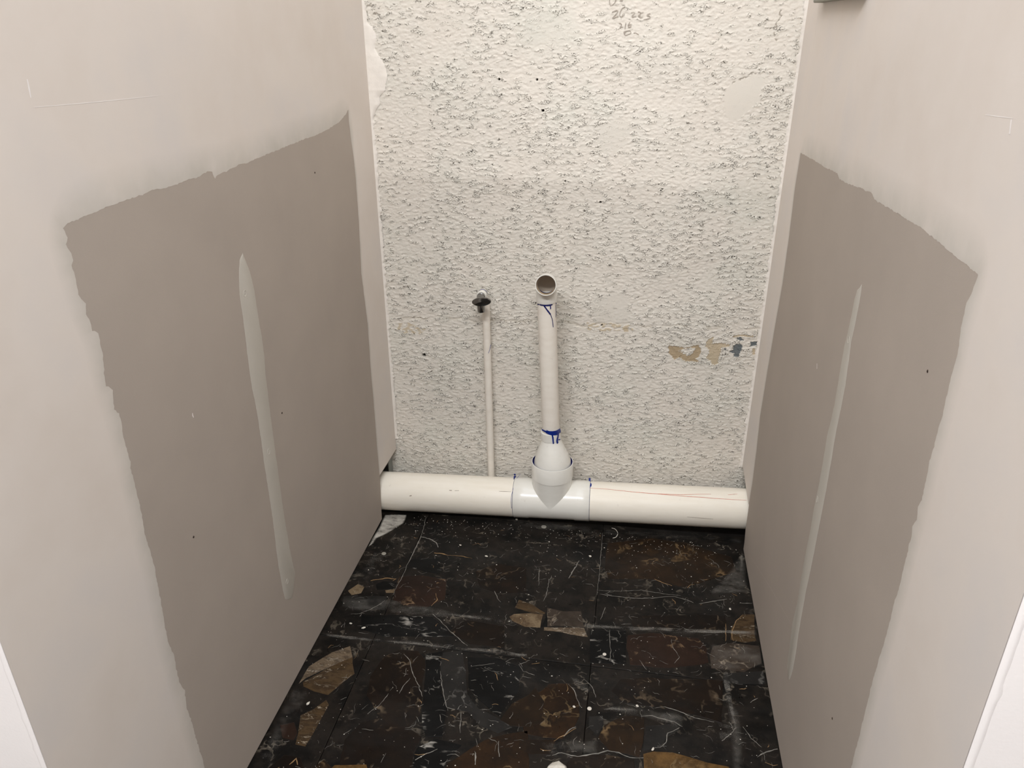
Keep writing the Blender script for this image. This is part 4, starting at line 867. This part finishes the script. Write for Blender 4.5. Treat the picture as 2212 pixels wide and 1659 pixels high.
def inner_arc(name, depth, a0, a1, wd, mat, rad):
    u = Vector((1, 0, 0)); u = (u - fd * u.dot(fd)).normalized(); v = fd.cross(u)
    if v.z < 0: v = -v
    pts = []; nr = []
    for i in range(25):
        t = math.radians(a0 + (a1 - a0) * i / 24); d = u * math.cos(t) + v * math.sin(t)
        pts.append(mouth - fd * depth + d * rad); nr.append(-d)
    k = ribbon(name, pts, nr, wd, .0006, mat, None); k.parent = o; return k
inner_arc('primer_ring', .0130, 222, 318, .007, M['navy'], .0226)
inner_arc('cement_bead', .0050, 200, 340, .008, M['amber'], .0240)
# primer drips and marks on the pipes
SUP = None
def strokes(where, parent):
    for wh, kind, wd, pts in D['strokes']:
        if wh not in where: continue
        q = smooth_path(pts, .004)
        ln = sum(math.dist(q[i][:3], q[i + 1][:3]) for i in range(len(q) - 1))
        blue = kind == 'blue'
        k = ribbon('primer_drip' if blue else ('crayon_line' if kind == 'red' else 'scuff_mark'), [Vector(a[:3]) + Vector(a[3:6]) * (.0006 if blue else .0002) for a in q], [a[3:6] for a in q], wd * 1.15, .0007 if blue else .0002, (M['navy'] if wh == 'riser' else M['blue']) if blue else M[kind], None, ln > .02 and not blue, .15)
        child(k, parent)
strokes(('riser', 'neck', 'run'), DR)
# blue primer seeping round the tee's two joints
for s, sg in ((s0, -1), (s3, 1)):
    o = lathe('primer_ring', A + ad * s, ad * sg, [(0, .05892), (0, .06015), (.0008, .05933), (.0011, .05894)], M['navy'], None, 64); child(o, DR)

# ------------------------------------------------------------------ water supply with stop valve
p0, p1, p2 = (Vector(q) for q in D['sup'])
SUP = empty('water_supply_pipe', (p0.x, p0.y, 0)); tag(SUP, 'thin white upright supply pipe with a chrome stop valve at its top', 'pipe')
sd = (p1 - p0).normalized(); fwd = Vector((.0, -1, 0)); fwd = Vector((bn[0], bn[1], 0))
vt = Vector(D['handle']); top = p1 + sd * (.672 - p1.z)
o = lathe('pipe', p0 - sd * (p0.z), sd, [(0, .0085), (0, .01067), (.655, .01067), (.655, .0085)], M['pvc_riser'], None, 40, True); child(o, SUP)
zc = .690
ax = Vector((p2.x, p2.y, zc))
# elbow turning toward the room
el = [Vector((p1.x * .4 + p2.x * .6, p2.y, zc - .036)), Vector((p2.x, p2.y, zc - .014))]
for i in range(1, 9):
    t = i / 8 * math.pi / 2; el.append(ax + Vector((0, 0, -1)) * .014 * math.cos(t) * 1.0 * (1 if i < 8 else 0) + fwd * .014 * math.sin(t) + Vector((0, 0, 0)))
el += [ax + fwd * .020]
o = sweep('elbow', el, [.0126] * len(el), M['pvc_white'], None, 36); child(o, SUP); tag(o, 'white elbow socket')
o = lathe('adapter', ax + fwd * .018, fwd, [(-.004, .0124), (0, .0128), (.004, .0130), (.006, .0136), (.020, .0136), (.022, .0128), (.022, .004)], M['pvc_white'], None, 36); child(o, SUP)
for h, r in ((.0185, .0129), (.0225, .01325)):
    k = lathe('primer_ring', ax + fwd * h, fwd, [(-.0007, r), (-.0005, r + .0004), (.0009, r + .0004), (.0011, r)], M['navy'], None, 36); child(k, SUP)
def vpart(o): o.parent = SUP; o.matrix_parent_inverse = Matrix.Translation(SUP.location).inverted(); return o
body_o = vpart(lathe('valve_body', ax + fwd * .038, fwd, [(0, .003), (0, .0108), (.002, .0116), (.010, .0116), (.012, .0098), (.028, .0098), (.030, .0088), (.036, .0080), (.036, .0060), (.042, .0050), (.042, .001)], M['chrome'], None, 32)); tag(body_o, 'chrome stop valve body')
ov = ax + fwd * .056
outl = lathe('outlet', ov, (0.04, 0, -1), [(0, .0080), (.014, .0080), (.016, .0108), (.019, .0112), (.038, .0108), (.040, .0098), (.040, .0064), (.030, .0060), (.030, .0005)], M['chrome'], None, 24); outl.parent = body_o; tag(outl, 'chrome outlet nut pointing down')
# oval dished handle
hc = vt.copy(); hn = (fwd + Vector((-.03, 0, -.10))).normalized(); hu = Vector((.985, 0, .13)); hu = (hu - hn * hu.dot(hn)).normalized(); hv = hn.cross(hu)
if hv.z < 0: hv = -hv
vs = []; fs = []; n = 48; prof = [(-.010, .35), (-.006, .85), (-.003, .985), (0, 1.0), (.0010, .97), (.0014, .85), (.0019, .6), (.0022, .3), (.0023, .02)]
for h, k in prof:
    for i in range(n):
        t = 2 * math.pi * i / n; vs.append(hc + hn * h + hu * (.0268 * k * math.cos(t)) + hv * (.0128 * k * math.sin(t)))
for j in range(len(prof) - 1):
    for i in range(n): fs.append((j * n + i, j * n + (i + 1) % n, (j + 1) * n + (i + 1) % n, (j + 1) * n + i))
hd = recalc(mesh('handle', vs, fs, M['chrome'], None, True)); hd.data.polygons.foreach_set('use_smooth', [True] * len(hd.data.polygons)); sharp(hd, 50)
hd.parent = body_o; tag(hd, 'oval chrome handle')
strokes(('supply',), SUP)

# ------------------------------------------------------------------ cleat at the top of the right wall
(y0, z0), (y1, z1), _ = D['r_cleat']
o = box('wall_cleat', (XR - .022, y1, z1 + .006), (XR + .0, y0, z1 + .075), M['cleat'], None, .003); tag(o, 'grey cleat on the right wall at the top edge of the view', 'cleat')

# ------------------------------------------------------------------ room behind the viewer: partition added to block the far lamp, and two ceiling lamps
wz = box('rear_light_blocker', (-2.4, REAR_Y - .12, -.014), (2.2, REAR_Y, REAR_TOP), M['paper']); tag(wz, 'added taupe partition behind the viewer, blocking the far lamp', kind='structure')
for nm, x0, x1, lb in (('side_light_blocker_left', -2.52, -2.4, 'added taupe wall to the left behind the viewer, cutting side light'), ('side_light_blocker_right', 2.2, 2.32, 'added taupe wall to the right behind the viewer, cutting side light')):
    tag(box(nm, (x0, REAR_Y - .12, -.014), (x1, .62, REAR_TOP), M['paper']), lb, kind='structure')  # unseen side walls, added to cut low ambient light
def linear_lamp(loc, tilt, watts, length, width, label):
    o = box('linear_lamp', (-length / 2 - .03, -.04, .012), (length / 2 + .03, .04, .07), M['housing'], None, .006); o.location = loc; o.rotation_euler.x = tilt; tag(o, label, 'lamp')
    for sx in (-1, 1):
        cable = lathe('hanger', (sx * length * .4, 0, .065), (0, 0, 1), [(0, .002), (.6, .002)], M['housing'], o, 8)
    ld = bpy.data.lights.new('linear_lamp_light', 'AREA'); ld.shape = 'RECTANGLE'; ld.size = length; ld.size_y = width; ld.energy = watts; ld.color = (.985, .99, 1.0)
    l = bpy.data.objects.new('lamp_light', ld); COL.objects.link(l); l.parent = o; l.location = (0, 0, .004)
    return o
linear_lamp(KEY_POS, math.radians(30), KEY_W, 1.9, .045, 'white linear lamp hanging above the viewer')
linear_lamp(FAR_POS, math.radians(62), FAR_W, 5.4, .016, 'white linear lamp hanging beyond the added partition')
